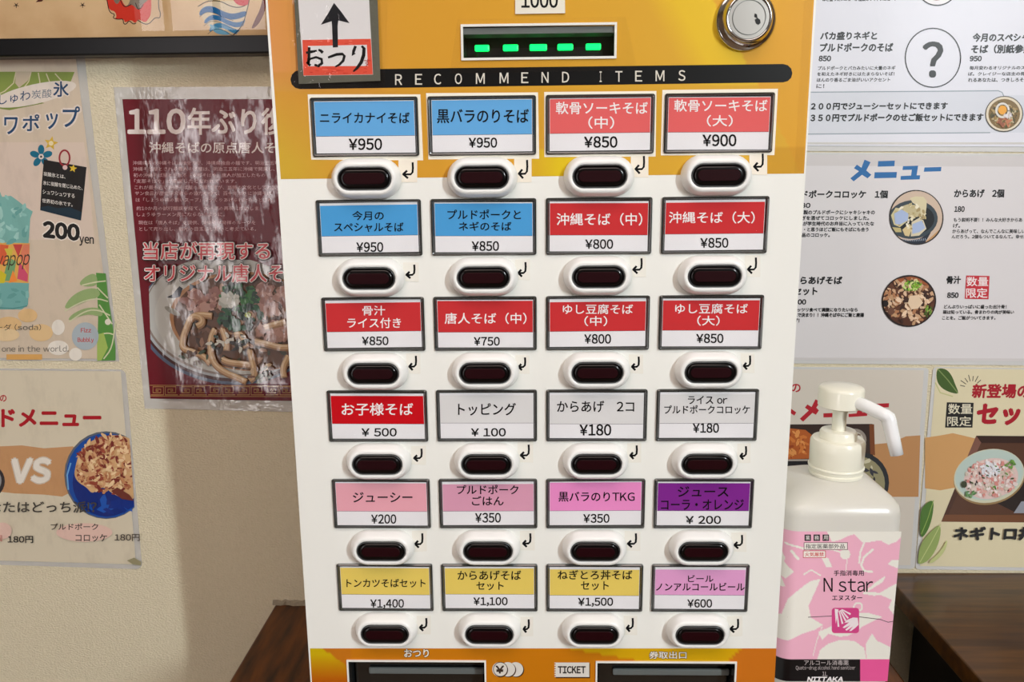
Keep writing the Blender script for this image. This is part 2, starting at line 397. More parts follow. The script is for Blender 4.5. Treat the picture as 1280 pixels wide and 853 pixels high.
for j in range(len(zs)-1):
    bm.faces.new((V_(FX0,0,zs[j]), V_(FX0,0,zs[j+1]), V_(FX0,YB,zs[j+1]), V_(FX0,YB,zs[j])))
    bm.faces.new((V_(FX1,0,zs[j]), V_(FX1,YB,zs[j]), V_(FX1,YB,zs[j+1]), V_(FX1,0,zs[j+1])))
for i in range(len(xs)-1):
    bm.faces.new((V_(xs[i],0,FZ1), V_(xs[i+1],0,FZ1), V_(xs[i+1],YB,FZ1), V_(xs[i],YB,FZ1)))
    bm.faces.new((V_(xs[i],0,FZ0), V_(xs[i],YB,FZ0), V_(xs[i+1],YB,FZ0), V_(xs[i+1],0,FZ0)))
bm.faces.new([V_(x,YB,FZ0) for x in xs]+[V_(FX1,YB,z) for z in zs[1:]]+[V_(x,YB,FZ1) for x in xs[::-1][1:]]+[V_(FX0,YB,z) for z in zs[::-1][1:-1]])
adopt(bobj('body', bm, M_WHITE), mc)

def recess(name, h, depth, m_in, rim, m_rim, floor_col=None):
    x0, x1, z0, z1 = h
    bm = bmesh.new()
    a = [(x0,0,z0),(x1,0,z0),(x1,0,z1),(x0,0,z1)]; k = .0012
    b = [(x0+k,depth,z0+k),(x1-k,depth,z0+k),(x1-k,depth,z1-k),(x0+k,depth,z1-k)]
    loft(bm, [a, b], cap0=False); o = adopt(bobj(name, bm, m_in), mc)
    bm = bmesh.new(); t = rim; y = -.0011
    for q in ((x0-t,x1+t,z1,z1+t),(x0-t,x1+t,z0-t,z0),(x0-t,x0,z0,z1),(x1,x1+t,z0,z1)): box(bm, q[0], q[1], y, 0.0002, q[2], q[3])
    adopt(bobj('rim', bm, m_rim), o)
    return o
bs = recess('bill_slot', HB, .022, M_SLOT, .0014, M_WHITE)
tag(bs, 'dark bill slot with five green lights')
bm = bmesh.new(); box(bm, HB[0], HB[1], .0005, .014, HB[3]-.0042, HB[3]-.0006); adopt(bobj('slot_top_sheen', bm, M_SLOTG), bs)  # grey block painting the reflection on the slot's inner top face
bm = bmesh.new(); box(bm, HB[0]+.008, HB[1]-.006, .010, .0218, HB[2]+.001, HB[2]+.007); adopt(bobj('slot_bed', bm, M_BLACK), bs)
for x0, x1 in ((594,612),(629,648),(662,683.6),(696.6,716),(731.6,750.5)):
    p, q = at(x0, 60, .012), at(x1, 60, .012)
    bm = bmesh.new(); zc = at(640, 60, .009).z
    box(bm, p.x, q.x, .0075, .0095, zc-.0019, zc+.0019); adopt(bobj('green_light', bm, M_LED, bevel=.0008), bs)
for nm, h in (('coin_return_tray', HL), ('ticket_tray', HR)):
    o = recess(nm, h, .035, M_SLOT, .0012, M_WHITE)
    bm = bmesh.new(); box(bm, h[0]+.002, h[1]-.002, .012, .016, h[3]-.075, h[3]-.004)
    adopt(bobj('flap', bm, mat('smoked_flap', (26,27,26), .15, coat=1, coat_rough=.08)), o)
    bm = bmesh.new(); box(bm, h[0]+.012, h[1]-.001, .009, .0115, h[3]-.0165, h[3]-.0115)
    adopt(bobj('tray_sheen', bm, M_SLOTG, bevel=.001), o)  # grey bar standing in for the reflection inside the tray

# upper orange panel: its printing
def mix(a, b, t): t = max(0, min(1, t)); return tuple(a[i]*(1-t)+b[i]*t for i in range(3))
def up_col(x, y):
    c = mix((210,146,66), (214,156,48), (x-345)/160)
    c = mix(c, (218,170,50), (x-560)/350)
    if x < 470: c = mix(c, (206,188,48), min((y-95)/110, 1)*(1-(x-350)/95))
    if x < 400 and y < 90: c = mix(c, (222,150,88), (1-(x-335)/70)*.6)
    # facets
    d1 = (x-845)-(y-0)*.55
    if -40 < d1 < 46 and y < 110: c = mix(c, (232,196,38), .75*min(1, (d1+40)/40))
    if d1 >= 46: c = mix(c, (222,160,44), .7)
    if y > 112 and (x-400)*.9 < (y-112) and x < 500 : c = mix(c, (212,150,40), .5)
    if y > 190 and 640 < x < 760: c = mix(c, (226,196,30), 1-abs(x-700)/60)
    if y > 190 and x > 960: c = mix(c, (196,140,30), .5)
    return c
UQ = [(325.8,-120),(1024.5,-120),(1005,217),(351,224)]
def uq(x, y):
    u = (x-334)/(1018-334); v = (y+120)/(224+120)
    a = (UQ[0][0]+(UQ[1][0]-UQ[0][0])*u, UQ[0][1]); b = (UQ[3][0]+(UQ[2][0]-UQ[3][0])*u, UQ[3][1]+(UQ[2][1]-UQ[3][1])*u)
    return (a[0]+(b[0]-a[0])*v, a[1]+(b[1]-a[1])*v)
P = Print(0.0); P.n = 30
# inverse of the bill slot's edges in sheet space
def inv(px, py):
    x, y = px, py
    for _ in range(20):
        q = uq(x, y); x += px-q[0]; y += py-q[1]
    return x, y
h0 = inv(577.5, 33.2); h1 = inv(768.5, 72.0)
P.raster(up_col, 334, -120, 1018, 224, 4, [(h0[0], h0[1], h1[0], h1[1])], uq)
def arc(cx, cy, r, a0, a1, n=7): return [(cx+r*math.cos(math.radians(a0+(a1-a0)*i/(n-1))), cy+r*math.sin(math.radians(a0+(a1-a0)*i/(n-1)))) for i in range(n)]
P.poly(arc(375,99.5,12,90,270)+arc(979,91.5,11.5,-90,90), (6,6,6))
P.split = False
for ch, x, y in (('R',498.3,99.5),('E',523.3,99.2),('C',547,98.9),('O',573,98.5),('M',600.4,98.2),('M',630,97.6),('E',656,97.2),('N',681.3,96.8),('D',707,96.5),('I',750.8,95.9),('T',773.6,95.6),('E',798.3,95.2),('M',825,94.8),('S',852.3,94.4)):
    w = 1.3 if ch == 'I' else (5.4 if ch == 'M' else 4.3)
    P.text(ch, x-w, y-6.6, x+w, y+6.6, (222,218,205), .012)
# white cut line round each window of the first row
for c0 in ([(387.6,121),(522.5,121),(526,197.6),(392,196.7)],[(535.5,119.5),(669.5,118.5),(671,195.5),(538.5,196.5)],[(683.2,118),(817.5,116.8),(816.5,192.8),(683.5,193.5)],[(831,115.5),(969.5,114),(965,191),(829,191.4)]):
    e = 3; P.poly([(c0[0][0]-e,c0[0][1]-e),(c0[1][0]+e,c0[1][1]-e),(c0[2][0]+e,c0[2][1]+e),(c0[3][0]-e,c0[3][1]+e)], (250,244,228))
art = P.build(mc, M_INKP, ('upper_panel', 'lettering'))[0]; tag(art, 'orange upper panel with black strip')
# lower orange panel
def lo_col(x, y):
    c = (204,124,12)
    if x < 438: c = mix((206,176,6), (186,92,4), (y-818)/34) if x < 405+(y-812)*1.3 else (200,118,22)
    if 712 < x < 925:
        t = (x-715)/60
        if y < 813+max(0, (x-720))*.17 and x < 925-(y-811)*.8: c = (214,168,10)
    if x >= 925-(y-811)*.8: c = (206,116,26)
    return c
P = Print(0.0); P.n = 30
lq = lambda x, y: ((x-680)*(1-(y-811)*.00019)+680, y)
P.raster(lo_col, 387.5, 811, 970.5, 940, 3.5, [(433.0,825.6,606.8,941),(745.4,827.6,920.6,941)], lambda x, y: (678.5+(x-678.5)*(1-(y-811)/5100), y))
P.T = (420, 800, 3.765)
P.text('おつり', 322, 46, 436, 82, (238,232,220), .03, outline=(60,38,20), ow=.06)
for i in (2, 1, 0):
    cx = 770+i*38; P.ell(cx+4, 143, 36, 35, (70,42,16)); P.ell(cx, 140, 35, 34, (226,222,214))
    if i == 0: P.ring(cx+4, 140, 33, 33, 3, (70,50,30))
P.text('¥', 752, 124, 790, 158, (60,46,36), .04)
P.poly([(1034,112),(1196,112),(1196,182),(1034,182)], (70,42,16))
P.poly([(1028,108),(1192,108),(1192,176),(1028,176)], (228,224,216))
for k in range(6): P.rect(1026, 112+k*11, 1034, 117+k*11, (190,115,20))
P.text('TICKET', 1045, 126, 1174, 158, (50,44,38), .05)
P.T = (670, 660, 4.129)
P.text('券取出口', 585, 640, 776, 676, (238,232,220), .03, outline=(60,38,20), ow=.06)
art = P.build(mc, M_INKP, ('lower_panel', 'lettering'))[0]; tag(art, 'orange lower panel with yellow corner')

# labels: (title lines with boxes, price with box) measured on crops (ox, oy, scale)
A = (380,110,5.88); A2 = (330,0,3.28); A3 = (670,0,3.2806); A4 = (820,100,5.6875)
B1 = (380,235,3.967); B2 = (670,235,3.879); C1 = (390,440,3.71); C2 = (670,440,3.71); E1 = (380,660,4.129); E2 = (670,660,4.129)
BL, LR, BL2, RD, DR, WH, PK, PK2, PK3, PU, YE, VI = (104,176,232),(232,104,104),(78,164,224),(208,52,56),(206,6,24),(226,226,226),(238,172,186),(224,162,188),(242,148,208),(132,40,148),(238,212,104),(232,166,214)
K, WT = (8,8,10), (250,246,246)
CARDS = [
 (0,0,A,BL,K,[('ニライカナイそば',118,180,775,258)],('¥950',330,372,572,455)),
 (0,1,A2,BL,K,[('黒バラのりそば',710,448,1085,505)],('¥950',840,565,955,605)),
 (0,2,A3,LR,WT,[('軟骨ソーキそば',82,418,458,468),('（中）',215,478,320,528)],('¥850',198,560,333,605)),
 (0,3,A4,LR,WT,[('軟骨ソーキそば',130,140,792,225),('（大）',362,250,545,330)],('¥900',333,388,570,470)),
 (1,0,B1,BL2,K,[('今月の',240,115,395,160),('スペシャルそば',150,172,493,218)],('¥950',260,270,392,317)),
 (1,1,B1,BL2,K,[('プルドポークと',712,108,1075,155),('ネギのそば',768,168,1028,212)],('¥850',833,265,966,312)),
 (1,2,B2,RD,WT,[('沖縄そば（中）',100,122,515,182)],('¥800',240,250,373,295)),
 (1,3,B2,RD,WT,[('沖縄そば（大）',645,115,1060,172)],('¥850',798,243,932,290)),
 (2,0,B1,RD,WT,[('骨汁',290,585,402,632),('ライス付き',215,645,480,695)],('¥850',288,738,418,780)),
 (2,1,B1,RD,WT,[('唐人そば（中）',698,620,1103,675)],('¥750',843,740,970,782)),
 (2,2,B2,RD,WT,[('ゆし豆腐そば',130,565,470,612),('（中）',235,622,345,670)],('¥800',235,710,363,755)),
 (2,3,B2,RD,WT,[('ゆし豆腐そば',675,562,1027,610),('（大）',782,620,890,668)],('¥850',778,708,908,752)),
 (3,0,C1,DR,WT,[('お子様そば',138,238,468,295)],('¥ 500',230,355,392,392)),
 (3,1,C1,WH,K,[('トッピング',678,238,945,295)],('¥ 100',738,355,898,392)),
 (3,2,C2,WH,K,[('からあげ　2コ',98,228,455,280)],('¥180',203,337,348,388)),
 (3,3,C2,WH,K,[('ライス or',705,205,887,242),('プルドポークコロッケ',595,248,992,288)],('¥180',728,332,848,375)),
 (4,0,C1,PK,K,[('ジューシー',190,652,465,698)],('¥200',275,755,390,797)),
 (4,1,C1,PK2,K,[('プルドポーク',672,618,957,660),('ごはん',742,670,888,712)],('¥350',757,748,875,792)),
 (4,2,C2,PK3,K,[('黒バラのりTKG',105,650,457,695)],('¥350',220,753,340,793)),
 (4,3,C2,PU,K,[('ジュース',658,625,892,672),('コーラ・オレンジ',580,685,963,733)],('¥ 200',695,762,857,798)),
 (5,0,E1,YE,K,[('トンカツそばセット',220,265,627,308)],('¥1,400',343,370,515,418)),
 (5,1,E1,YE,K,[('からあげそば',793,222,1120,270),('セット',890,280,1030,322)],('¥1,100',875,360,1050,405)),
 (5,2,E2,YE,K,[('ねぎとろ丼そば',112,220,497,268),('セット',232,278,375,322)],('¥1,500',218,362,397,408)),
 (5,3,E2,VI,K,[('ビール',785,245,915,280),('ノンアルコールビール',620,285,1077,325)],('¥600',782,370,908,412)),
]
ARR = [(503,203,517,223),(647.7,200,660,223),(793.5,195,806,217),(941.7,192,954.5,214),(507,331,519,348),(647,327.8,658,346),(790.6,323,803,342),(934,322,946,342),
 (510.7,445,521,463),(647.4,447,657.4,463),(789,446,799.5,463),(928.8,444.6,938.7,462),(516.7,561,528,577),(650,556,662,574),(787,557,797,574),(924.7,558,933.6,574.6),
 (518,667,529,685),(653,667,664,684),(783.8,667,796,684.5),(917,669,928.6,686),(524,773,534,789),(653.7,774.6,662,791),(782.6,773,792,790),(912,774,923.6,791)]
def frame_mesh():
    bm = bmesh.new(); w, h = LW/2, LH/2
    def rr(a, b, y, r=.0012):
        out = []
        for sx, sz, t0 in ((1,1,0),(-1,1,90),(-1,-1,180),(1,-1,270)):
            for t in (0, 45, 90): out.append((sx*(a-r)+r*math.cos(math.radians(t0+t)), y, sz*(b-r)+r*math.sin(math.radians(t0+t))))
        return out
    loft(bm, [rr(w, h, 0), rr(w, h, -.0012), rr(w-.0007, h-.0007, -.0019), rr(w-.0012, h-.0012, -.0017, .0008), rr(w-.0021, h-.0018, -.0004, .0004)], cap0=True, cap1=True)
    bmesh.ops.recalc_face_normals(bm, faces=bm.faces); me = bpy.data.meshes.new('label_frame'); bm.to_mesh(me); bm.free(); me.materials.append(M_DARK); return me
FM = frame_mesh()
def stad(L, H, y, n=12, cx=0, cz=0):
    r = H/2; a = L/2-r; out = []
    for i in range(n+1): t = -math.pi/2+math.pi*i/n; out.append((cx+a+r*math.cos(t), y, cz+r*math.sin(t)))
    for i in range(n+1): t = math.pi/2+math.pi*i/n; out.append((cx-a+r*math.cos(t), y, cz+r*math.sin(t)))
    return out
def smooth_me(nm, rings, m, c0=False, c1=False):
    bm = bmesh.new(); loft(bm, rings, c0, c1); bmesh.ops.recalc_face_normals(bm, faces=bm.faces)
    me = bpy.data.meshes.new(nm); bm.to_mesh(me); bm.free(); me.materials.append(m)
    for p in me.polygons: p.use_smooth = True
    return me
HM = smooth_me('button', [stad(0.0440,0.0250,0.00000), stad(0.0438,0.0248,-0.00216), stad(0.0428,0.0238,-0.00405), stad(0.0398,0.0206,-0.00729), stad(0.0380,0.0187,-0.00851), stad(0.0346,0.0152,-0.00864), stad(0.0334,0.0140,-0.00783), stad(0.0330,0.0136,-0.00540)], M_BTN)
RM = smooth_me('lens_rim', [stad(0.0332,0.0138,-0.00540), stad(0.0330,0.0136,-0.00837), stad(0.0326,0.0132,-0.00905), stad(0.0320,0.0126,-0.00864), stad(0.0317,0.0123,-0.00675)], M_RIM)
LM = smooth_me('lens', [stad(0.0318,0.0124,-0.00675), stad(0.0312,0.0118,-0.00837), stad(0.0292,0.0098,-0.00918), stad(0.0270,0.0076,-0.00932)], M_LENS, c1=True)
CM = smooth_me('lens_core', [stad(0.0260,0.0068,-0.00932), stad(0.0254,0.0062,-0.00952)], M_LENSR, c1=True)
for p in CM.polygons: p.use_smooth = False
cover_bm = bmesh.new(); w_, h_ = LW/2-.0014, LH/2-.0013
cover_bm.faces.new([cover_bm.verts.new(p) for p in ((-w_,-.00165,-h_),(w_,-.00165,-h_),(w_,-.00165,h_),(-w_,-.00165,h_))])
GM = bpy.data.meshes.new('clear_cover'); cover_bm.to_mesh(GM); cover_bm.free(); GM.materials.append(M_ACRYL)
MS0 = mat('sticker_paper_cream', (244,236,220), .6); MS1 = mat('sticker_paper', (240,238,228), .6)
R = random.Random(11); ML = Vector(mc.location)
for (r, c, T, colr, tc, lines, price), ab in zip(CARDS, ARR):
    cx, cz = (c-1.5)*D, Z0+(2.5-r)*RP
    fr = bpy.data.objects.new('label_frame', FM); C.objects.link(fr); fr.parent = mc; fr.location = Vector((cx, 0, cz))-ML
    # the printed card: band + price field, a little askew in its window as each card is
    P = Print(0.0, lambda x, y, l: at(x, y, -.0007-l))
    sk = R.uniform(-.0004, .0004); w, h = LW/2-.0023, LH/2-.0021; x0, x1 = cx-w, cx+w; top = cz+h; bot = cz-h
    split = cz-h*.34+R.uniform(-.0004, .0004); tg = R.uniform(.0006, .0020) if r else .0004
    V, Fc, Cc = P.art
    def q3(xa, xb, za, zb, col, y):
        b = len(V); V.extend([(xa, y, za), (xb, y, za+sk), (xb, y, zb+sk), (xa, y, zb)]); Fc.append([b,b+1,b+2,b+3]); Cc.append([lin(col)]*4)
    q3(x0, x1, bot, top, (240,240,243), -.0005); q3(x0+.0002, x1-.0002, split, top-tg, colr, -.00052)
    q3(x0+.0002, x1-.0002, split-.00022, split, (70,60,80), -.00053)
    P.T = T; P.split = False
    for t, a, b, c_, d in lines: P.text(t, a, b, c_, d, tc, .016 if tc is K else .014)
    P.text(price[0], *price[1:], (8,8,10), .026)
    P.build(fr, M_INKC, ('card', 'lettering'))
    g = bpy.data.objects.new('clear_cover', GM); C.objects.link(g); g.parent = fr
    bt = bpy.data.objects.new('button', HM); C.objects.link(bt); bt.parent = mc; bt.location = Vector((cx-.0003, 0, cz-.0313))-ML
    for nm, me in (('lens_rim', RM), ('lens', LM), ('lens_core', CM)):
        o = bpy.data.objects.new(nm, me); C.objects.link(o); o.parent = bt
    # little sticker with a hand-drawn arrow
    ax0, ay0, ax1, ay1 = ab
    x_l, x_r, y_t, y_b = (ax0-5, ax1+4.5, ay0-4.5, ay1+5) if r == 0 else (ax0-3, ax1+4.5, ay0-3, ay1+4.5)
    st = slab('arrow_sticker', [(x_l,y_t),(x_r,y_t+R.uniform(-1,1)),(x_r,y_b),(x_l,y_b+R.uniform(-1,1))], 0, .00025, MS1 if r else MS0, mc)
    P = Print(0.0, lambda x, y, l: at(x, y, -.0003-l)); w = ax1-ax0; h = ay1-ay0
    P.line([(ax1-1.2,ay0),(ax1-.9,ay0+h*.35),(ax1-1.3,ay0+h*.62),(ax1-3.5,ay0+h*.75),(ax0+2,ay0+h*.76)], 2.5, K)
    P.line([(ax0+w*.42,ay0+h*.52),(ax0+.6,ay0+h*.76)], 2.6, K); P.line([(ax0+.4,ay0+h*.72),(ax0+w*.5,ay1)], 2.6, K)
    P.build(st, M_INKC, ('arrow', 'lettering'))

# 1000 plate
P_ = slab('denomination_plate', [(644,-12),(706,-12),(706.5,16.5),(644,17.5)], 0, .0012, mat('plate_ivory', (236,232,216), .4), mc)
P = Print(-.0013); P.text('1000', 652, -9, 697, 9.5, (20,20,20), .03); P.build(P_, M_INKC, ('digits_ground', 'lettering'))
# key lock
lc = at(931.5, 25.5, 0); kx, kz = lc.x, lc.z
def circ(r, y, n=40, cx=0, cz=0): return [(kx+cx+r*math.cos(6.28319*i/n), y, kz+cz+r*math.sin(6.28319*i/n)) for i in range(n)]
lk = adopt(mesh_obj('key_lock', smooth_me('key_lock', [circ(.0178,0), circ(.0178,-.0016), circ(.0168,-.0024), circ(.0158,-.0026), circ(.0138,-.0085), circ(.0130,-.0096), circ(.0122,-.0094), circ(.0120,-.008)], M_CHROME), []), mc)
bm = bmesh.new(); loft(bm, [circ(.0121,-.0082), circ(.0119,-.0088)], False, True); adopt(bobj('lock_face', bm, M_STEEL), lk)
bm = bmesh.new(); loft(bm, [circ(.0098,-.0088), circ(.0098,-.0091), circ(.0095,-.0091), circ(.0095,-.0088)], False, False); adopt(bobj('lock_cylinder', bm, M_SLOTG), lk)
bm = bmesh.new(); kh = [(.0020,.0022),(.0032,.0016),(.0036,-.0003),(.0052,-.0014),(.0056,-.0032),(.0044,-.0042),(.0030,-.0034),(.0022,-.0012),(.0034,-.0005),(.0018,.0004)]
loft(bm, [[(kx+a+.0012,-.0089,kz+b) for a, b in kh], [(kx+a+.0012,-.00905,kz+b) for a, b in kh]], False, True); adopt(bobj('keyhole', bm, M_BLACK), lk)
# clear film over slot and right edge of the panel
o = slab('clear_film', [(572,24),(782,21),(797,88),(562,92)], -.0013, .0002, M_TAPE, mc); 
o = slab('clear_film', [(1006,-8),(1016,-8),(1003,214),(993,216)], -.0003, .0003, M_TAPE, mc)

# handwritten sign
sg = empty('paper_sign', at(420, 50, -.002), 'handwritten paper arrow sign with red border taped on orange panel', 'sign')
slab('cardboard', [(367,-12),(471.5,-12),(475.5,101),(373.5,105)], -.0003, .0022, M_CARDB, sg)
P = Print(-.0026)
P.poly([(372,-10),(460.8,-10),(466.3,93.3),(379.3,94.7)], (224,222,222))
RB = (226,84,62)
P.poly([(378,50),(463.5,48.5),(466,93),(379.3,94.5)], RB)
P.poly([(385,57.5),(458.5,56),(460,82.5),(385,83)], (226,224,224))
R = random.Random(5)
for k in range(26):
    x = R.uniform(380, 458); y = R.choice([R.uniform(51, 55), R.uniform(84, 92), R.uniform(84, 92)]); P.line([(x,y),(x+R.uniform(3, 7),y+R.uniform(-.6, .6))], R.uniform(.6, 1.4), R.choice([(206,58,44),(238,120,98),(214,68,50)]))
P.poly([(417.5,3.5),(426,14),(437,29),(423,25.5),(422,32),(422.5,59),(416,59.5),(415,32),(414.5,26.5),(401,31),(410,17)], (24,26,32))
BK = (6,6,10)
P.line([(382.5,66),(389,64.8),(396,63.5)], [2.9,3.48,2.32], BK); P.line([(386.5,59),(386.2,70),(385.5,80),(388,82),(384,78.5),(388,73.5),(395,71.5),(402,74),(402.5,79),(398,82.5),(393,81)], [3.19,3.48,3.77,3.48,3.19,2.61,2.9,3.48,3.77,3.77,2.61], BK)
P.line([(398,62),(401,63.5),(403.5,66)], [2.32,3.48,3.77], BK)
P.line([(410,72),(414,70.5),(421,68),(428,67.5),(430.5,70),(429,76),(424,81),(419,83.5)], [2.61,3.19,3.48,3.48,3.48,3.48,2.9,1.74], BK)
P.line([(444.5,57.5),(442,64),(441,69),(444,66.5)], [3.48,3.77,3.48,1.74], BK); P.line([(452,57.5),(455,60.5),(454.5,69),(451.5,78),(446,85.5),(441.5,89.5)], [2.61,4.06,4.35,4.35,3.48,1.74], BK)
P.text('す', 455, 74, 463, 83, (170,40,36), .01)
P.build(sg, M_INKP, ('paper', 'lettering'))
slab('clear_tape', [(358,-12),(485,-12),(481,110),(366,112)], -.0031, .0002, M_TAPE, sg)

# ================================================================ wall posters
def poster(name, label, lam, film, rnd=0, cat='poster', th=.0006):
    c = at(sum(p[0] for p in lam)/4, sum(p[1] for p in lam)/4, WY-.001)
    e = empty(name, c, label, cat)
    slab('laminate', lam, WY-.0002, th, film, e, rnd); return e
YP = WY-.00095
# --- B: deep red noodle poster
e = poster('noodle_poster', 'deep red laminated noodle poster with large white title left of the machine', [(142,109),(410,108),(442,517),(181,511)], M_LAM)
P = Print(YP); q = [(153,124),(400,124),(430,502.5),(188,498.5)]
P.poly(q, (104,8,26)); RC = (122,14,34)
P.T = (150,110,4.264); W1 = (232,222,218)
P.text('110', 45, 115, 345, 242, W1, .035, ); P.text('年ぶり復活', 362, 108, 1010, 248, W1, .03)
P.text('沖縄そばの原点唐人そば', 155, 288, 900, 348, W1, .015)
body = [('沖縄県内の沖縄そばほぼ全てが、沖縄県独自の麺です。明治三五年',68,400),('沖縄そば屋とされる唐人そば屋は、明治三五年に沖縄で開業し、',70,432),('初の沖縄そば屋とされる「支那そばや」唐人が加工したもの',72,465),('「支那そばや」が開業したと言われています。',76,497),('これが最も古い沖縄そば屋の記録ですが、当時の文化としてと言い',78,530),('サン食品が歴史研究者らの協力を得て、百十年ぶりに沖縄そば',80,562),('は「しょうゆ味の黒いスープ」でつくりあげられたものとされ',84,597),('約10か月の試行錯誤を経て、スープの再現に成功しま',88,642),('しょうゆラーメン風にならないように。',90,675),('現在は「唐人そば」を提供、沖縄そば発祥のルーツを',98,718),('として売り出し、観光の目玉にしたいと考えている。',102,752)]
for t, x, y in body: P.text(t, x, y-11, x+26*len(t), y+11, (214,176,180), 0, res=1)
P.T = (170,290,3.709)
def bowl_photo():
    P.clip = [(185,325),(396,325),(427,484),(190,484)]
    P.T = (180,340,5.33)
    G = (188,190,186)
    P.ell(560, 330, 600, 420, (86,100,124), .12, 60); P.ell(565, 318, 590, 412, (70,30,26), .12, 60); P.ell(562, 306, 578, 402, (176,184,190), .12, 60); P.ell(565, 296, 566, 396, (140,128,120), .12, 60)
    P.ell(570, 290, 560, 388, G, .12, 60); P.ell(600, 320, 530, 360, (196,198,192), .12, 60)
    P.ell(690, 330, 520, 330, (176,128,84), .1, 60); P.ell(700, 335, 505, 318, (96,60,32), .1, 60)
    P.poly([(150,170),(190,150),(235,95),(258,110),(240,165),(200,178)], (38,42,54)); P.poly([(305,80),(345,95),(350,140),(300,150)], (38,42,54)); P.ell(190, 262, 60, 18, (150,150,140), .5)
    P.blobs(680, 350, 430, 260, 170, [(120,84,62),(150,110,84),(84,56,38),(66,44,28),(170,130,100),(60,62,40)], 34, 1)
    for s_, x, y, rx, ry, cs, z in ((2,420,190,150,80,[(170,124,112),(150,104,94),(190,150,136)],34),(3,840,180,130,100,[(176,134,122),(150,108,98),(196,160,148)],40),(4,640,160,130,80,[(18,70,38),(30,96,48),(12,50,30),(60,120,60)],28),(5,640,300,150,90,[(14,62,36),(26,88,50),(10,44,30)],30),(6,870,400,110,60,[(180,134,116),(160,116,98)],36),(7,570,190,60,40,[(206,210,202),(180,186,176)],26)):
        P.blobs(x, y, rx, ry, 60, cs, z, s_, asp=1.6)
    N1, N2 = (196,160,116), (150,110,72)
    for pts in ([(450,290),(370,280),(310,300),(280,370),(255,440),(250,510),(330,530),(400,560),(440,610)], [(350,360),(390,340),(380,300),(330,290)], [(470,380),(440,440),(440,540),(470,620),(540,670),(620,700),(680,730)], [(520,580),(560,600),(650,610),(720,620)], [(740,460),(830,480),(900,500),(960,500)], [(700,520),(720,600),(740,690),(700,720)], [(800,370),(860,350),(940,330)], [(960,560),(920,640),(930,700)], [(600,420),(650,410),(680,500)], [(520,380),(550,470),(545,520)]):
        P.sline([(x+4, y+7) for x, y in pts], 44, N2); P.sline(pts, 34, N1); P.sline([(x-4, y-6) for x, y in pts], 12, (222,196,156))
    P.blobs(560, 470, 130, 70, 24, [(52,48,44),(34,60,44),(214,214,202)], 30, 9); P.ell(692, 288, 22, 18, (150,170,40)); P.blobs(330, 560, 100, 50, 14, [(50,70,40),(90,60,40)], 24, 12)
    P.blobs(780, 680, 90, 60, 18, [(90,96,62),(120,84,62),(206,180,144)], 30, 13); P.clip = None
bowl_photo()
P.T = (170,290,3.709)
P.text('当店が再現する', 35, 48, 620, 128, (206,70,80), .02, outline=(20,12,14), ow=.09); P.text('当店が再現する', 35, 48, 620, 128, (206,70,80), .015, outline=(236,226,222), ow=.05)
P.text('オリジナル唐人そば', 40, 150, 770, 232, (206,70,80), .02, outline=(20,12,14), ow=.09); P.text('オリジナル唐人そば', 40, 150, 770, 232, (206,70,80), .015, outline=(236,226,222), ow=.05)
P.T = (180,340,5.33); GO = (178,134,80)
for k in range(13):
    x, y = 46+k*95.5, 762; s_ = 1 if k % 2 == 0 else -1; w = 84
    path = [(0,58),(84,58),(84,4),(14,4),(14,44),(66,44),(66,20),(34,20),(34,32),(50,32)]
    P.line([(x+(a if s_ > 0 else 84-a), y+b) for a, b in path], 5.5, GO)
P.line([(38,756),(1260,762)], 4, GO); P.line([(42,828),(1270,834)], 4, GO)
P.build(e, M_INKL)

# --- A: crushed ice drink poster
e = poster('drink_poster', 'cream drink poster with teal ice soda and green leaves at far left', [(-95,72),(106,72),(149,452),(-95,450)], M_LAM)
P = Print(YP); CR = (208,192,170)
P.poly([(-90,74),(95,74),(143,449),(-90,447)], CR)
P.poly([(-90,178),(105,178),(110,215),(118,300),(-90,300)], (214,196,180))
P.T = (0,80,5.02); GR = (132,150,72)
P.poly([(-200,48),(468,50),(440,120),(380,150),(250,170),(120,190),(20,215),(-200,240)], GR)
for a in ([(100,50),(85,120),(30,170),(-20,195)],[(195,50),(180,110),(130,175)],[(240,55),(250,110),(250,150)],[(290,60),(310,110),(320,150)],[(345,60),(390,110),(400,130)]): P.line(a, 7, (206,196,160))
P.poly([(100,50),(195,50),(175,105),(120,150),(95,120)], (196,180,156)); P.poly([(0,200),(60,190),(280,246),(60,290),(0,282)], (122,140,66))
NV = (28,66,104); OW = (222,212,200)
P.ell(215, 190, 270, 62, OW, -.22); P.poly([(10,330),(500,255),(520,330),(420,420),(30,450)], CR)
P.text('しゅわ', -5, 195, 190, 258, NV, .005, slope=-.16, outline=OW, ow=.06); P.text('炭酸', 198, 166, 325, 220, (92,108,124), .0, slope=-.08, outline=OW, ow=.06); P.text('氷', 335, 110, 430, 205, NV, .02, outline=OW, ow=.08)
P.text('ワ', 28, 335, 110, 440, NV, .02, outline=OW, ow=.09); P.text('ポ', 142, 318, 245, 420, NV, .02, outline=OW, ow=.09); P.text('ッ', 290, 310, 362, 408, NV, .02, outline=OW, ow=.09); P.text('プ', 395, 268, 500, 395, NV, .02, outline=OW, ow=.09)
def star(cx, cy, r, col, k=5, q=.45):
    P.poly([(cx+(r if i % 2 == 0 else r*q)*math.sin(math.pi*i/k+.2), cy-(r if i % 2 == 0 else r*q)*math.cos(math.pi*i/k+.2)) for i in range(2*k)], col)
star(320, 498, 46, (208,172,60)); P.ell(320, 498, 15, 15, (230,214,170))
for i in range(5):
    t = -1.57+i*1.257; P.ell(258+42*math.cos(t), 580+42*math.sin(t), 31, 20, (12,104,132), t)
P.ell(258, 582, 17, 17, (226,216,206)); P.ell(258, 582, 7, 7, (60,60,60))
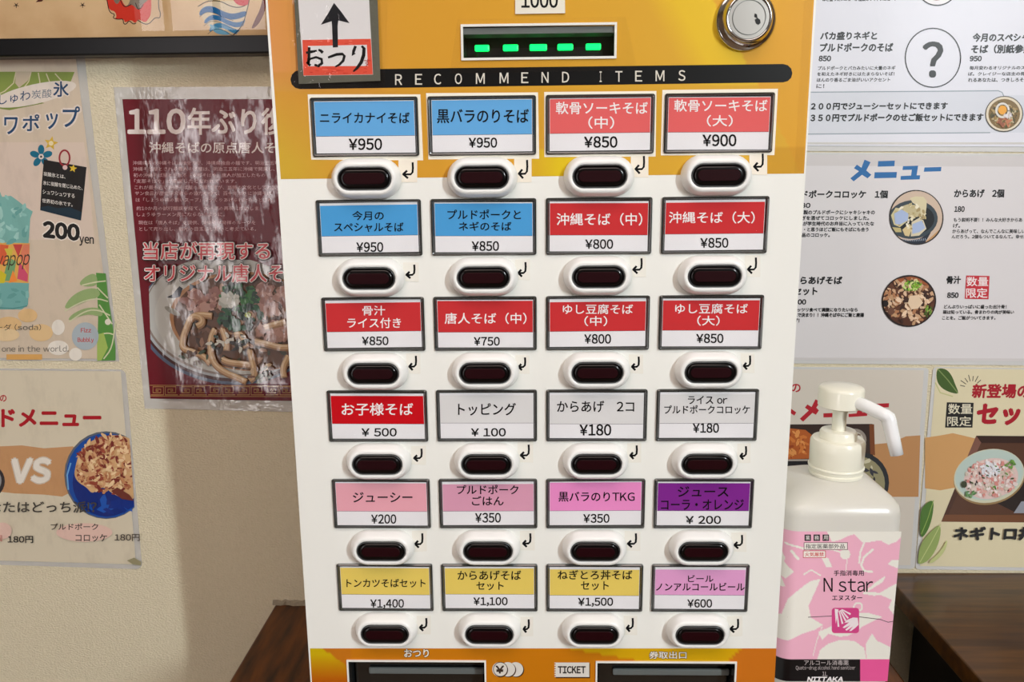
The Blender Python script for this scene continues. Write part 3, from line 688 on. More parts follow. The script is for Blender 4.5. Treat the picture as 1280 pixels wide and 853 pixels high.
P.poly([(275,600),(543,648),(520,880),(508,983),(252,918),(262,750)], (26,24,24))
P.ring(405, 590, 32, 48, 11, (150,40,48)); P.ell(408, 650, 15, 15, (220,190,186)); star(458, 656, 26, (222,190,50))
for i, (t, x1) in enumerate((('炭酸氷とは、',410),('氷に炭酸を閉じ込めた、',518),('シュワシュワする',468),('世界初の氷です。',455))): P.text(t, 274-3*i, 676+56*i, x1, 702+56*i, (226,222,214), .015, slope=.14)
P.poly([(254,900),(300,890),(360,905),(440,900),(512,930),(508,983),(252,918)], (20,44,58))
P.T = (0,230,3.707)
P.text('200', 203, 175, 365, 245, (24,22,22), .06, slope=.1, outline=(232,224,212), ow=.06); P.text('yen', 368, 243, 434, 285, (24,22,22), .03, slope=.08)
SD = (122,178,170)
P.poly([(-120,30),(-60,20),(0,38),(10,60),(50,55),(85,80),(115,105),(152,128),(140,160),(132,280),(-120,280)], SD)
P.poly([(-120,270),(138,275),(132,460),(-120,465)], (222,170,84)); P.poly([(-120,450),(134,460),(130,560),(100,582),(-120,582)], (112,170,166))
for pts, cl in (([(0,280),(40,285),(20,380),(-20,360)],(214,96,58)),([(60,280),(105,280),(85,340)],(196,70,66)),([(108,280),(136,280),(133,420),(90,340)],(222,128,96)),([(40,340),(75,360),(60,450),(10,450)],(112,160,110)),([(0,400),(30,420),(20,460),(-20,460)],(206,190,40)),([(90,360),(130,420),(128,455),(80,440)],(206,78,110)),([(20,300),(60,300),(50,360)],(206,190,70)),([(60,400),(80,450),(40,460)],(238,140,60))): P.poly(pts, cl)
P.text('awapop', -70, 335, 128, 405, (60,50,40), .0, slope=-.05, shear=.2)
P.blobs(40, 170, 90, 110, 30, [(142,196,188),(104,164,158),(160,206,198)], 26, 4); P.blobs(40, 520, 90, 45, 16, [(98,158,152),(132,186,180)], 24, 5); P.line([(-40,572),(60,578),(126,566)], 5, (84,146,142))
P.ell(128, 610, 45, 32, (222,186,132)); P.ell(40, 650, 60, 34, (222,186,132)); P.ell(190, 690, 55, 40, (222,190,140)); P.ell(30, 700, 60, 30, (226,200,156)); P.rect(30, 790, 195, 815, (214,164,92)); P.ell(270, 665, 30, 36, (232,226,214)); P.ell(270, 760, 48, 34, (232,226,214)); P.ell(350, 790, 30, 30, (232,226,214))
LF = (146,170,112); LG = (84,142,62)
P.poly([(445,412),(490,415),(500,520),(520,640),(535,760),(535,818),(450,820),(455,600)], LG)
for pts in ([(360,465),(400,425),(445,412),(455,470),(400,478)],[(290,590),(320,530),(380,490),(450,480),(470,520),(400,545)],[(310,640),(330,605),(400,572),(470,575),(480,620),(400,600)]): P.spoly(pts, LF)
for a in ([(380,470),(440,455),(490,450)],[(300,590),(380,545),(450,530),(500,545)],[(320,640),(400,585),(460,585),(510,610)],[(450,480),(500,530)],[(460,560),(520,650)],[(455,700),(500,690),(530,700)],[(480,812),(520,760),(535,640)],[(460,780),(490,730)]): P.sline(a, 6, (206,206,170))
P.ell(500, 640, 14, 14, (220,214,196)); P.poly([(450,700),(480,690),(500,760),(470,818),(450,818)], (160,186,92))
P.ell(395, 706, 62, 64, (168,180,186)); P.text('Fizz', 375, 668, 422, 688, (186,70,64), .03); P.text('Bubbly', 360, 712, 434, 738, (186,70,64), .03)
P.text('ソーダ (soda)', -60, 650, 190, 680, (60,56,52), .0); P.text('one in the world.', 8, 750, 318, 778, (110,104,96), .0)
P.build(e, M_INKL)

# --- C: side menu poster
e = poster('side_menu_poster', 'beige side menu poster with VS and blue plate at lower left', [(-80,460),(157,462),(178,712),(-80,704)], M_LAM, 9)
P = Print(YP); q = [(-78,462.5),(151,464.5),(170,706),(-78,699)]; P.poly(q, (214,204,180))
P.T = (0,460,3.277); RR = (172,14,30)
P.text('の', 0, 112, 26, 138, RR, .03); 
P.text('ドメニュー', 8, 172, 412, 240, RR, .045, slope=.0)
P.poly([(-250,325),(0,322),(90,318),(180,330),(300,322),(320,360),(310,500),(255,528),(180,520),(60,515),(0,508),(-250,520)], (196,148,102))
P.text('VS', 44, 376, 198, 470, (232,226,214), .05, slope=-.02, shear=.1, outline=(206,194,176), ow=.04)
P.ell(-60, 465, 80, 75, (50,46,48)); P.ell(-60, 462, 66, 62, (150,150,150))
P.clip = [(-20,530),(160.5,530),(170,660),(-20,660)]
P.ell(435, 440, 172, 180, (92,100,112)); P.ell(437, 442, 166, 174, (12,74,160)); P.ell(437, 470, 140, 140, (8,40,120)); P.blobs(450, 560, 90, 30, 12, [(18,84,178),(6,44,130)], 40, 2)
P.line([(290,390),(275,440),(280,500)], 6, (110,170,220))
cro = [(310,400),(325,345),(370,300),(430,278),(490,275),(540,292),(570,330),(570,540),(500,535),(460,515),(435,495),(410,490),(395,505),(375,515),(355,490),(320,470),(303,440)]
P.spoly(cro, (214,172,122)); P.blobs(450, 395, 138, 118, 420, [(226,190,140),(196,138,94),(150,70,52),(238,206,160),(176,110,76),(214,164,120),(124,48,40)], 15, 21, asp=2.4)
P.poly([(455,505),(480,490),(530,520),(548,545),(500,538)], (110,50,40)); P.clip = None
P.text('なたはどっち派!？', -45, 548, 395, 594, (70,66,60), .02)
P.ell(345, 675, 115, 38, (226,192,178)); P.ell(10, 668, 38, 34, (226,192,178))
P.text('プルドポーク', 208, 638, 402, 664, (74,64,58), .02); P.text('コロッケ', 310, 682, 438, 712, (74,64,58), .02); P.text('180円', 470, 682, 572, 710, (74,64,58), .02)
P.text('180円', 32, 690, 135, 718, (44,40,38), .03); P.text('個', -25, 685, 8, 712, (190,120,110), .02); P.poly([(520,790),(550,778),(578,796),(576,810),(545,806)], (150,144,110))
P.build(e, M_INKL)

# --- D: main menu sheet
e = poster('soba_menu_sheet', 'white menu sheet with question mark circle at upper right', [(930,-60),(1420,-64),(1414,190.5),(933,188.5)], M_LAMR)
P = Print(YP-.0004); PW = (226,228,238)
P.poly([(935,-56),(1410,-60),(1408,184),(937,182)], PW)
P.T = (990,0,3.876); TX = (8,9,12)
P.poly([(-200,449),(98,447),(1000,440),(1025,462),(1500,462),(1500,640),(960,644),(90,650),(-200,652)], (214,218,228))
P.line([(-200,449),(98,447),(1000,440),(1018,448),(1026,466)], 5, (146,160,170)); P.line([(-200,652),(90,650),(960,643)], 5, (146,160,170)); P.rect(-200, 690, 1600, 700, (206,204,200))
for t, a, b, c, d, bo in (('バカ盛りネギと',137,155,410,192,.045),('プルドポークのそば',135,210,487,250,.045),('850',130,271,187,296,.05),('プルドポークとバカみたいに大量のネギ',125,321,500,340,.032),('を和えたネギ好きにはたまらないそば！',122,350,495,368,.032),('ほんのり香るごま油がいいアクセント',120,378,475,397,.032),('に！',118,408,155,427,.032),
  ('今月のスペシャル',875,162,1185,202,.045),('そば（別紙参照）',868,218,1175,258,.045),('950',862,272,917,296,.05),('毎月変わるオリジナルのスペシャルそ',860,320,1240,338,.032),('ば。クレイジーな店主の発想に隠さ',853,350,1220,367,.032),('れるあなたは、つきしろそば通で',853,378,1190,397,.032),('ほど盛ったメニューが種類のサイドメニュー！',148,-14,500,6,.032),
  ('２００円でジューシーセットにできます',92,500,752,532,.045),('３５０円でプルドポークのせご飯セットにできます',90,553,925,589,.045)): P.text(t, a, b, c, d, TX, bo, shear=.08, slope=-.004)
P.ring(683, 280, 134, 143, 5.5, (40,42,46)); P.text('?', 636, 204, 730, 373, (28,28,30), .02)
P.ring(703, -62, 95, 88, 6, (40,42,46)); P.ell(703, -62, 92, 85, (236,234,238)); P.ell(700, -60, 62, 62, (150,50,44))
P.ell(1028, 553, 93, 88, (70,66,60), -.2); P.ell(1028, 552, 88, 83, (226,214,190), -.2); P.ell(1028, 553, 77, 73, (130,104,56), -.2)
P.blobs(1028, 555, 62, 58, 150, [(86,80,36),(158,128,70),(66,58,30),(176,150,96),(120,92,40),(196,180,140)], 13, 31); P.blobs(1032, 590, 35, 20, 24, [(196,120,80),(150,84,52)], 12, 32)
P.ring(1020, 535, 30, 33, 10, (226,222,214)); P.blobs(1045, 560, 20, 14, 12, [(230,224,226),(200,190,186)], 9, 3); P.ell(1020, 533, 20, 22, (238,166,44), .4)
P.build(e, M_INKR)

# --- E: blue heading menu
e = poster('side_dish_menu_sheet', 'pale menu sheet with blue heading and two round food pictures', [(925,190),(1414,193),(1410,458),(925,454)], M_LAMR)
P = Print(YP); P.poly([(930,193),(1410,196),(1406,452),(930,450)], (208,204,204)); P.poly([(930,207),(1408,209),(1404,449),(930,447)], (220,217,219))
P.T = (980,180,3.16); BU = (26,104,168)
for pts in ([(318,62),(342,72),(325,105),(345,122),(330,136),(308,122),(275,148),(262,136),(296,108),(276,96),(288,82),(306,94)],[(372,68),(438,66),(436,88),(370,90)],[(358,112),(446,111),(444,134),(356,136)],[(470,88),(530,86),(524,124),(538,124),(536,140),(460,142),(461,127),(502,125),(505,102),(468,103)],[(555,93),(622,91),(620,108),(552,110)]): P.poly(pts, BU)
for t, a, b, c, d, bo in (('プルドポークコロッケ　1個',2,184,408,214,.045),('180',48,234,103,252,.05),('自家製のプルドポークにシャキシャキの',44,262,358,279,.045),('ねぎを混ぜてコロッケにしました。',50,285,335,301,.045),('これが学生時代のお弁当に入っていたな',42,307,355,323,.045),('・・・と思うほどご飯にもそばにも合う',46,330,333,346,.045),('絶品のコロッケ。',52,352,180,368,.045),
  ('からあげ　2個',672,180,868,211,.045),('180',673,247,712,268,.05),('もう説明不要！！みんな大好きからあ',670,292,940,308,.032),('げ。',668,315,695,331,.032),('からあげって、なんでこんなに美味しい',665,337,952,353,.032),('んだろう。2個もついてるなんて。幸せ。',662,359,952,374,.032),
  ('からあげそば',28,525,228,554,.045),('セット',40,568,130,597,.045),('1000',22,615,86,634,.05),('ガッツリ食べて満腹になりたいなら',36,648,290,663,.045),('これで決まり！！沖縄そば中にご飯と唐揚',24,668,315,684,.045),('げ！',38,690,60,706,.045),
  ('骨汁',642,523,697,552,.045),('850',645,588,688,608,.05),('どんぶりいっぱいに盛った出汁骨！',632,636,878,651,.032),('頭は知っている。骨まわりの肉が美味い',628,657,908,672,.032),('ことを。ご飯がついてきます。',625,680,835,695,.032)): P.text(t, a, b, c, d, TX, bo, shear=.06)
P.poly([(720,520),(812,522),(808,614),(714,612)], (196,44,56)); P.text('数量', 722, 526, 806, 562, (238,226,226), .02); P.text('限定', 720, 570, 803, 608, (238,226,226), .02)
P.T = (1090,225,9.48)
P.ell(525, 445, 322, 328, (44,34,32), -.5, 44); P.clip = [P.px((525+308*math.cos(t), 445+314*math.sin(t))) for t in [6.2832*i/40 for i in range(40)]]
P.rect(100, 0, 900, 900, (206,184,164)); P.poly([(560,800),(900,500),(900,900),(400,900)], (196,150,100))
P.ell(480, 470, 300, 230, (54,66,74), -.1); P.ell(520, 470, 220, 170, (18,22,26), -.1); 
P.poly([(220,600),(300,690),(430,720),(560,700),(700,620),(620,760),(420,800),(250,760)], (30,40,54))
for i in range(16): P.line([(300+i*22, 690+12*math.sin(i/5)), (306+i*22, 716+12*math.sin(i/5))], 8, (150,160,176))
F1 = (214,204,168)
for pts, cl in (([(450,215),(520,195),(610,200),(650,250),(645,330),(630,430),(580,440),(560,320),(480,270)],F1),([(340,320),(420,290),(540,300),(580,380),(540,440),(440,440),(360,390)],(196,184,144)),([(225,420),(280,330),(350,340),(440,390),(430,480),(330,560),(260,530)],(206,196,150)),([(360,590),(440,520),(480,560),(440,670),(390,660)],(214,194,144)),([(470,500),(560,450),(610,480),(645,580),(560,660),(460,670)],(214,204,176)),([(240,560),(340,570),(350,620),(280,620)],(190,176,120))): P.poly(pts, cl)
P.blobs(450, 420, 190, 160, 50, [(226,216,182),(190,176,130),(170,150,104),(236,230,206)], 26, 14, asp=1.7)
for pts in ([(262,400),(350,350),(432,400),(425,480),(330,530),(275,520)],[(480,525),(590,480),(632,570),(560,620),(478,640)]): P.poly(pts, (168,186,220))
P.clip = None
P.T = (1080,330,9.475); P.ell(532, 440, 324, 308, (36,26,24), -.2, 44); P.clip = [P.px((532+306*math.cos(t), 440+290*math.sin(t))) for t in [6.2832*i/40 for i in range(40)]]
P.rect(150, 100, 900, 800, (84,46,30)); P.poly([(300,200),(600,140),(820,280),(700,240),(400,230)], (156,84,44))
P.blobs(520, 440, 300, 270, 210, [(222,188,156),(206,166,130),(236,206,176),(176,122,84),(190,150,112),(96,56,36),(60,34,26)], 38, 41, asp=1.9)
P.poly([(540,380),(640,370),(700,460),(640,530),(560,540),(520,470)], (226,200,170)); P.ell(320, 560, 40, 46, (110,72,54)); P.ell(250, 470, 40, 40, (30,18,18))
P.blobs(570, 260, 110, 60, 60, [(120,170,40),(170,206,90),(60,110,24),(206,220,140)], 22, 42); P.blobs(760, 560, 50, 60, 24, [(110,150,50),(70,90,30),(160,190,90)], 24, 43); P.clip = None
P.build(e, M_INKR)

# --- F: set menu poster behind the bottle
e = poster('set_menu_poster', 'beige menu poster with red heading directly behind the pump bottle', [(905,458),(1161,460),(1143.5,711.5),(925,710)], M_LAMR, 5)
P = Print(YP); P.poly([(909,461),(1155,463),(1138,707),(930,706)], (214,206,194))
P.T = (975,450,5.016); RR = (178,30,44)
P.text('の', 70, 152, 128, 202, RR, .03)
for pts in ([(222,248),(252,262),(228,300),(244,318),(225,345),(203,333),(145,388),(124,370),(180,318),(156,300),(172,280),(198,296)],[(290,276),(400,272),(402,296),(292,300)],[(272,336),(410,330),(410,358),(272,362)],[(436,300),(520,296),(515,330),(548,332),(546,352),(430,360),(430,340),(480,336),(486,318),(434,320)],[(600,276),(684,272),(682,298),(600,302)],[(60,300),(102,330),(90,350),(50,325)]): P.poly(pts, RR)
P.poly([(-200,520),(590,530),(700,520),(790,480),(880,474),(868,860),(-200,860)], (190,140,92))
P.poly([(-300,408),(580,402),(584,640),(660,700),(600,850),(-300,850)], (50,32,26)); P.poly([(560,404),(590,404),(596,600),(566,590)], (120,66,32)); P.poly([(-300,640),(190,632),(190,665),(-300,668)], (20,16,20)); P.poly([(-300,628),(200,624),(200,634),(-300,640)], (170,160,150))
P.poly([(-120,440),(60,430),(160,440),(210,480),(180,620),(-100,630)], (178,92,40)); P.blobs(60, 530, 120, 80, 60, [(206,120,56),(150,66,26),(222,148,80),(176,88,38)], 24, 51)
P.ell(470, 500, 72, 68, (150,140,130)); P.ell(470, 500, 52, 48, (206,200,190)); P.blobs(470, 500, 45, 40, 20, [(120,100,80),(190,180,160)], 14, 52)
P.ell(500, 770, 184, 190, (34,36,40)); P.ell(498, 776, 160, 168, (150,144,110)); P.blobs(500, 700, 150, 70, 20, [(206,200,170),(50,50,60),(30,30,40)], 26, 53)
P.build(e, M_INKR)

# --- G: raw tuna rice bowl poster
e = poster('tuna_bowl_poster', 'cream poster of a tuna rice bowl at the far right above the table', [(1166.5,459),(1402,462),(1390,715),(1144,712)], M_LAMR, 5)
P = Print(YP); P.poly([(1170.5,460.5),(1398,463.5),(1386,711),(1150,708)], (222,212,178))
P.T = (1150,450,3.16)
P.poly([(20,308),(75,300),(130,290),(215,310),(300,306),(760,310),(760,505),(215,510),(140,505),(80,516),(20,508)], (206,158,102))
P.spoly([(66,32),(104,36),(126,62),(138,95),(156,136),(120,130),(84,112),(64,80)], (70,96,44)); P.line([(70,36),(110,80),(150,132)], 4, (130,150,90)); P.line([(60,90),(80,130),(130,145)], 5, (196,196,140))
for a in range(7):
    t = -2.9+a*.36; P.line([(205+28*math.cos(t), 112+28*math.sin(t)), (205+(48+6*(a % 2))*math.cos(t), 112+(48+6*(a % 2))*math.sin(t))], 3, (60,56,46))
P.text('新登場の', 205, 97, 432, 150, (168,22,40), .04, shear=.1); P.text('セット', 224, 178, 480, 254, (168,22,40), .06, shear=.1)
P.poly([(106,168),(212,170),(207,268),(99,268)], (30,28,26)); P.text('数量', 112, 174, 206, 214, (226,220,196), .015); P.text('限定', 108, 224, 202, 262, (226,220,196), .015)
P.poly([(222,300),(760,306),(760,646),(84,640)], (74,44,30)); P.poly([(222,300),(760,304),(760,330),(240,328)], (50,26,16)); P.poly([(222,300),(242,328),(200,420),(180,400)], (124,84,70)); P.poly([(240,330),(760,332),(760,620),(110,616)], (84,52,34)); P.poly([(84,640),(100,612),(760,616),(760,646)], (112,70,42)); P.poly([(330,480),(760,470),(760,600),(370,600),(290,560)], (34,20,14)); P.poly([(400,560),(760,540),(760,606),(370,606)], (146,150,160))
P.T = (1180,530,6.56)
P.ell(372, 440, 296, 222, (150,124,84), -.22, 44); P.ell(370, 428, 292, 218, (206,206,180), -.22, 44); P.ell(370, 420, 282, 204, (186,204,196), -.22, 44); P.ell(385, 450, 226, 165, (222,196,190), -.22, 44)
P.blobs(385, 450, 212, 150, 230, [(232,214,210),(222,170,160),(238,228,224),(214,142,134),(226,206,196),(206,196,180)], 20, 61, asp=1.6); P.blobs(385, 375, 85, 55, 50, [(236,236,240),(220,222,228)], 22, 62)
P.blobs(380, 450, 220, 150, 34, [(64,84,48),(84,124,60),(50,40,44),(110,150,70)], 13, 63); P.blobs(545, 330, 40, 30, 14, [(110,156,70),(80,124,50)], 16, 64); P.ell(165, 498, 24, 28, (60,66,44)); P.blobs(210, 575, 40, 26, 12, [(122,164,110),(90,130,80)], 18, 65)
P.T = (1150,450,3.16)
P.text('ネギトロ丼', 132, 662, 448, 712, (28,26,26), .06, shear=.12)
P.spoly([(0,600),(20,570),(56,550),(50,620),(30,680),(0,712)], (76,116,44)); P.line([(5,690),(30,630),(54,555)], 3, (150,176,90)); P.spoly([(-10,800),(0,730),(40,680),(84,645),(78,720),(40,790),(0,810)], (150,170,100)); P.spoly([(30,800),(80,760),(112,700),(100,760),(50,806)], (196,202,140)); P.line([(0,800),(40,730),(82,650)], 3, (196,206,140))
P.build(e, M_INKR)

# ================================================================ framed picture, top left
e = empty('framed_picture', at(120, 20, WY-.01), 'black framed picture of flames and waves on tan paper at top left', 'picture')
zb = at(100, 47, WY-.018).z; zb0 = at(100, 70, WY-.018).z; fx0, fx1, ft = -.75, -.20, zb+.36
for nm, q in (('frame_rail', (fx0,fx1,zb0,zb)), ('frame_rail', (fx0,fx1,ft,ft+.02)), ('frame_stile', (fx0,fx0+.02,zb,ft)), ('frame_stile', (fx1-.02,fx1,zb,ft))):
    bm = bmesh.new(); box(bm, q[0], q[1], WY-.020, WY-.0005, q[2], q[3]); adopt(bobj(nm, bm, M_FRAMEB, bevel=.0015), e)
bm = bmesh.new(); box(bm, fx0+.02, fx1-.02, WY-.014, WY-.004, zb, ft); adopt(bobj('mount', bm, mat('tan_paper', (206,172,126), .7, bump=(60,.2,.001,['Normal']))), e)
noisecol(bpy.data.materials['tan_paper'], (190,154,108), (212,180,136), 18)
P = Print(WY-.0141); LN = (40,28,24)
P.T = (0,0,6.56)
for cx, cy in ((133,43),(677,42)):
    for k in range(5): t = k*1.257+.3; P.line([(cx,cy),(cx+24*math.cos(t),cy+24*math.sin(t))], [9,3], LN)
P.poly([(292,18),(330,-20),(360,-10),(345,12)], (70,30,24))
P.T = (110,0,5.565)
P.spoly([(130,20),(150,70),(190,80),(200,120),(180,130),(250,130),(255,160),(300,135),(330,165),(350,130),(400,160),(420,130),(440,100),(440,-60),(120,-60)], (200,52,36))
P.spoly([(160,-60),(180,10),(205,35),(225,-5),(250,10),(270,55),(290,30),(320,40),(350,75),(380,30),(420,0),(430,-60)], (124,110,96)); P.spoly([(225,-60),(230,-5),(262,50),(290,20),(300,-60)], (196,166,124))
for a in ([(128,-60),(134,20),(150,88),(190,100),(170,125),(210,135),(245,130),(246,165),(266,170),(285,140),(315,170),(335,160)],[(345,140),(395,170),(425,165),(440,150),(470,118),(500,130),(505,85),(490,60),(492,-40)],[(225,0),(250,50),(285,40),(300,30)],[(330,20),(350,75),(385,35)]): P.sline(a, 6, LN)
wv = [(770,90),(800,50),(860,25),(920,30),(970,55),(1040,65),(1110,40)]
P.spoly([(775,95),(800,30),(900,5),(1125,10),(1100,140),(1050,210),(1000,245),(900,238),(840,190)], (206,190,160))
def wave(dx, dy, th, col): 
    up_ = [(775+dx,75+dy),(820+dx,40+dy),(880+dx,45+dy),(940+dx,80+dy),(1010+dx,100+dy),(1105+dx*.3,70+dy*.9)]
    P.spoly(up_+[(x, y+th) for x, y in up_[::-1]], col)
wave(0, 0, 42, (24,92,146)); wave(35, 62, 34, (34,104,158)); wave(70, 118, 34, (60,132,176)); P.spoly([(835,160),(900,190),(1000,235),(960,245),(880,232)], (110,166,194))
for dy in (0, 62, 118): P.sline([(775+dy*.5,118+dy),(820+dy*.5,82+dy),(880+dy*.5,88+dy),(940+dy*.4,122+dy),(1010+dy*.3,142+dy)], 3, (20,44,70))
P.sline([(765,45),(830,5),(920,5),(990,45),(1060,55),(1125,20)], 6, LN); P.ell(1075, -20, 66, 60, (196,40,52)); P.sline([(1130,-40),(1110,60),(1075,180),(1010,245)], 6, LN)
P.spoly([(1135,-60),(1110,80),(1080,190),(1010,255),(1120,255),(1190,180),(1250,60),(1250,-60)], (206,172,128)); P.spoly([(1225,-60),(1200,60),(1160,140),(1130,210),(1190,170),(1240,60),(1245,-60)], (104,46,36))
P.build(e, M_INKC)
bm = bmesh.new(); q = (fx0+.02, fx1-.02, zb, ft); y = WY-.0165
bm.faces.new([bm.verts.new(p) for p in ((q[0],y,q[2]),(q[1],y,q[2]),(q[1],y,q[3]),(q[0],y,q[3]))]); adopt(bobj('glass', bm, M_GLASS), e)

# ================================================================ pump bottle
BX0, BX1, BY0, BY1 = .1725, .2608, .030, .110
bx, by = (BX0+BX1)/2, (BY0+BY1)/2; NX = .2235
bt = empty('pump_bottle', (bx, by, CZ), 'milky hand sanitizer pump bottle with pink label right of the machine', 'bottle')
def rrect(z, k=1.0, r=.013, dx=0, ins=0, n=7):
    a, b = (BX1-BX0)/2*k-ins, (BY1-BY0)/2*k-ins; out = []; r = min(r, a, b)
    for sx, sy, t0 in ((1,1,0),(-1,1,90),(-1,-1,180),(1,-1,270)):
        for i in range(n): t = math.radians(t0+90*i/(n-1)); out.append((bx+dx+sx*(a-r)+r*math.cos(t), by+sy*(b-r)+r*math.sin(t), z))
    return out
def circ2(r, z, cx=NX, n=28):
    out = []; m_ = n//4
    for t0 in (0, 90, 180, 270):
        for i in range(m_): t = math.radians(t0+90*i/(m_-1)) ; out.append((cx+r*math.cos(t), by+r*math.sin(t), z))
    return out
zt = Z0-.1085
rings = [rrect(CZ+.0003, ins=.004), rrect(CZ+.002, ins=.001), rrect(CZ+.006), rrect(zt-.008), rrect(zt-.003, ins=.001), rrect(zt+.001, ins=.004, r=.014)]
base = rrect(zt+.001, ins=.004, r=.014); neck = circ2(.0165, zt+.013)
for t in (.3, .6, .85): rings.append([tuple(base[i][k]*(1-t)+neck[i][k]*t for k in (0, 1))+(zt+.001+.009*math.sin(t*1.5),) for i in range(len(base))])
rings += [circ2(.0165, zt+.0105), circ2(.0165, zt+.016)]
bm = bmesh.new(); loft(bm, rings); adopt(bobj('bottle_body', bm, M_BOTTLE, smooth=True), bt)
def revolve(name, prof, m, parent, cx=NX, n=36):
    bm = bmesh.new(); loft(bm, [[(cx+r*math.cos(6.28319*i/n), by+r*math.sin(6.28319*i/n), z) for i in range(n)] for r, z in prof])
    o = adopt(bobj(name, bm, m, smooth=True), parent); md = o.modifiers.new('edge', 'EDGE_SPLIT'); md.split_angle = .9; return o
zc = Z0
revolve('collar', [(.0172,zt+.010),(.0192,zt+.0105),(.0195,zt+.0125),(.0185,zt+.0132),(.0188,zt+.0140),(.0192,zt+.0150),(.0196,zc-.078),(.0194,zc-.0725),(.0182,zc-.0705),(.0134,zc-.0700),(.0132,zc-.0655),(.0122,zc-.0640),(.0092,zc-.0638)], M_PUMP, bt)
revolve('ring_seam', [(.0197,zc-.0925),(.0201,zc-.0922),(.0201,zc-.0912),(.0197,zc-.0908)], M_PUMP, bt)
revolve('stem', [(.0050,zc-.066),(.0050,zc-.052),(.0062,zc-.048),(.0062,zc-.044)], M_PUMP, bt)
hd = revolve('pump_head', [(.0148,zc-.0455),(.0160,zc-.0448),(.0161,zc-.0330),(.0156,zc-.0310),(.0143,zc-.0300),(.0060,zc-.0295),(.001,zc-.0294)], M_PUMP, bt)
def tube(name, pts, rad, m, parent, n=20, tip=True):
    bm = bmesh.new(); rings = []
    for i, p in enumerate(pts):
        a = pts[max(i-1, 0)]; b = pts[min(i+1, len(pts)-1)]; d = (b-a).normalized(); u = d.cross(Vector((0, 0, 1))).normalized(); v = u.cross(d)
        rings.append([p+rad[i]*(u*math.cos(6.28319*k/n)+v*math.sin(6.28319*k/n)) for k in range(n)])
    if tip:
        c = pts[-1]; d = (pts[-1]-pts[-2]).normalized(); rings.append([c+(q-c)*.72 for q in rings[-1]]); rings.append([c-d*.006+(q-c) for q in rings[-1]])
    loft(bm, rings); return adopt(bobj(name, bm, m, smooth=True), parent)
p0 = Vector((NX+.004, by-.008, zc-.0385)); p1 = at(1085, 509, .052); p2 = at(1106, 519.5, .042); p3 = at(1111.5, 527, .041); p4 = at(1121, 569, .036)
tube('nozzle', [p0, p1, p1.lerp(p2, .85), p2, p2.lerp(p3, .5)+Vector((.0006,0,.0006)), p3, p3.lerp(p4, .12), p3.lerp(p4, .5), p4], [.0050,.0047,.0047,.0049,.0051,.0051,.0049,.0047,.0044], M_NOZ, bt)
# label wrapped round the front-left corner
RCN = .013; XC = BX0+RCN
def lab_map(x, y, l):
    p = at(x, y, BY0); off = .0004+l; X, Z = p.x, p.z
    if X >= XC: return Vector((min(X, BX1-.0035), BY0-off, Z))
    s = XC-X; a = s/RCN
    if a < math.pi/2: return Vector((XC-(RCN+off)*math.sin(a), BY0+RCN-(RCN+off)*math.cos(a), Z))
    return Vector((BX0-off, BY0+RCN+(s-RCN*math.pi/2), Z))
P = Print(BY0, lab_map); P.T = (960,640,4.005)
def inside(x, y, pts):
    r = False; j = len(pts)-1
    for i in range(len(pts)):
        (xi, yi), (xj, yj) = pts[i], pts[j]
        if (yi > y) != (yj > y) and x < (xj-xi)*(y-yi)/(yj-yi)+xi: r = not r
        j = i
    return r
def segd(x, y, a, b):
    dx, dy = b[0]-a[0], b[1]-a[1]; t = max(0, min(1, ((x-a[0])*dx+(y-a[1])*dy)/(dx*dx+dy*dy))); return math.hypot(x-a[0]-t*dx, y-a[1]-t*dy)
WP = [[(290,90),(720,92),(720,140),(670,120),(640,150),(600,165),(560,142),(500,152),(470,152),(430,112),(395,122),(360,140),(320,150)],
 [(262,222),(302,232),(320,275),(292,278)], [(720,238),(620,240),(598,262),(640,280),(720,278)],
 [(588,318),(575,350),(520,385),(490,400),(560,404),(600,380),(640,360),(720,338),(720,560),(690,560),(640,530),(602,480),(618,440),(560,415),(530,420),(470,410),(540,350)],
 [(215,345),(262,335),(235,400),(202,470),(215,530),(275,565),(235,590),(165,612),(100,645),(-80,640),(-80,560),(70,520),(100,440),(140,400),(190,360)],
 [(245,740),(260,690),(300,660),(360,640),(430,645),(480,680),(492,740)], [(492,740),(488,660),(520,608),(545,645),(600,670),(650,700),(720,705),(720,740)],
 [(455,505),(500,505),(572,525),(530,545),(470,575),(440,600),(400,620),(360,625),(300,610),(270,640),(250,600),(300,580)],
 [(-80,150),(60,190),(90,240),(60,320),(90,380),(-80,420)], [(60,240),(130,300),(90,340),(60,330)]]
WL = [([(300,185),(330,190),(370,205)],8),([(482,150),(462,200),(455,255)],9),([(525,188),(480,225),(466,265),(480,295),(520,300)],11),([(180,312),(215,290),(262,318)],7),([(90,165),(150,175),(200,190)],10),([(120,200),(150,235)],14),([(395,240),(388,300)],4),([(270,575),(245,640),(225,720)],4)]
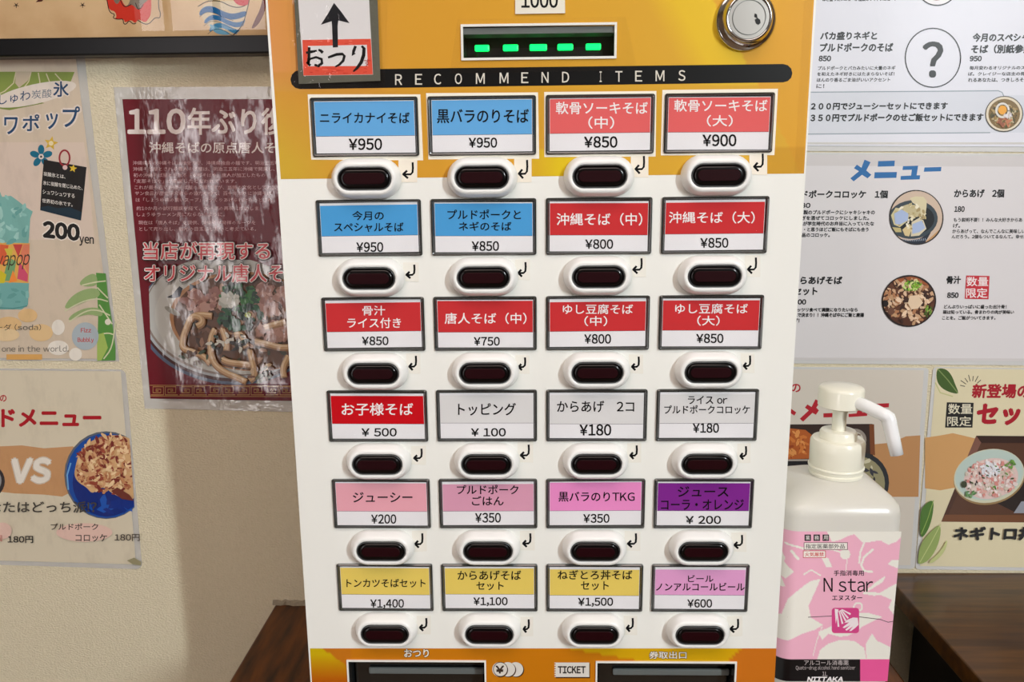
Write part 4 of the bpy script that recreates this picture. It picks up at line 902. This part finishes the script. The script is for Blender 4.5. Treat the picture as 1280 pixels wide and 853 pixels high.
def lab_col(x, y):
    if y > 738 and x > -200: return (14,12,14) if x < 459 else (238,92,158)
    w = any(inside(x, y, p) for p in WP) or math.hypot(x-385, y-212) < 26
    if not w:
        for pts, th in WL:
            if any(segd(x, y, a, b) < th/2 for a, b in zip(pts, pts[1:])): w = True; break
    if not w and abs(math.hypot(x-450, y-475)-20) < 4: w = True
    return (240,238,228) if w else (242,182,204)
P.raster(lab_col, -50, 98, 715, 848, 4)
P.line([(-30,500),(75,515),(100,530),(200,527),(320,521)], 3.5, (90,70,76)); P.line([(455,525),(560,538),(600,552),(660,548),(715,546)], 3.5, (90,70,76))
sq = []
for (cx, cy, t0) in ((440,592,0),(333,592,90),(333,495,180),(440,495,270)): sq += [(cx+15*math.cos(math.radians(t0+a)), cy+15*math.sin(math.radians(t0+a))) for a in (0,30,60,90)]
P.poly(sq, (214,72,138)); WW = (242,230,234)
P.poly([(333,485),(352,488),(346,520),(338,560)], WW)
for a, b in (((345,500),(352,575)),((355,495),(372,560)),((360,492),(388,545)),((365,490),(400,532)),((368,488),(412,512))): P.line([a, b], [5,9], WW)
P.poly([(448,530),(425,528),(395,540),(380,556),(405,552),(372,578),(380,582),(412,566),(385,590),(393,594),(425,572),(405,596),(415,596),(436,580),(452,565)], WW)
for i, ch in enumerate('業務用'): P.rect(182+i*45, 113, 214+i*45, 145, (26,24,26)); P.text(ch, 187+i*45, 118, 209+i*45, 140, (236,230,226), .01)
P.rect(178, 152, 398, 190, (120,80,90)); P.rect(181, 155, 395, 187, (240,236,228)); P.text('指定医薬部外品', 187, 160, 383, 183, (40,34,36), .01)
P.rect(174, 193, 288, 230, (200,40,50)); P.rect(177, 196, 285, 227, (242,236,228)); P.text('火気厳禁', 184, 202, 278, 222, (206,34,44), .015)
P.text('手指消毒用', 328, 292, 478, 319, (30,24,28), .015); P.text('N star', 277, 330, 524, 400, (26,22,26), .004); P.text('エヌスター', 320, 416, 470, 442, (30,24,28), .02)
P.text('アルコール消毒薬', 180, 741, 402, 767, (206,196,196), .0); P.text('Quats-drug alcohol hand sanitizer', 138, 769, 436, 794, (190,180,180), .0); P.text('1L', 270, 799, 296, 820, (206,196,196), .0); P.text('NIITAKA', 195, 826, 372, 848, (244,240,240), .06, shear=.25)
M_LAB = inkmat('bottle_label_print', .35, .3, .15)
P.build(bt, M_LAB, ('label', 'lettering'))
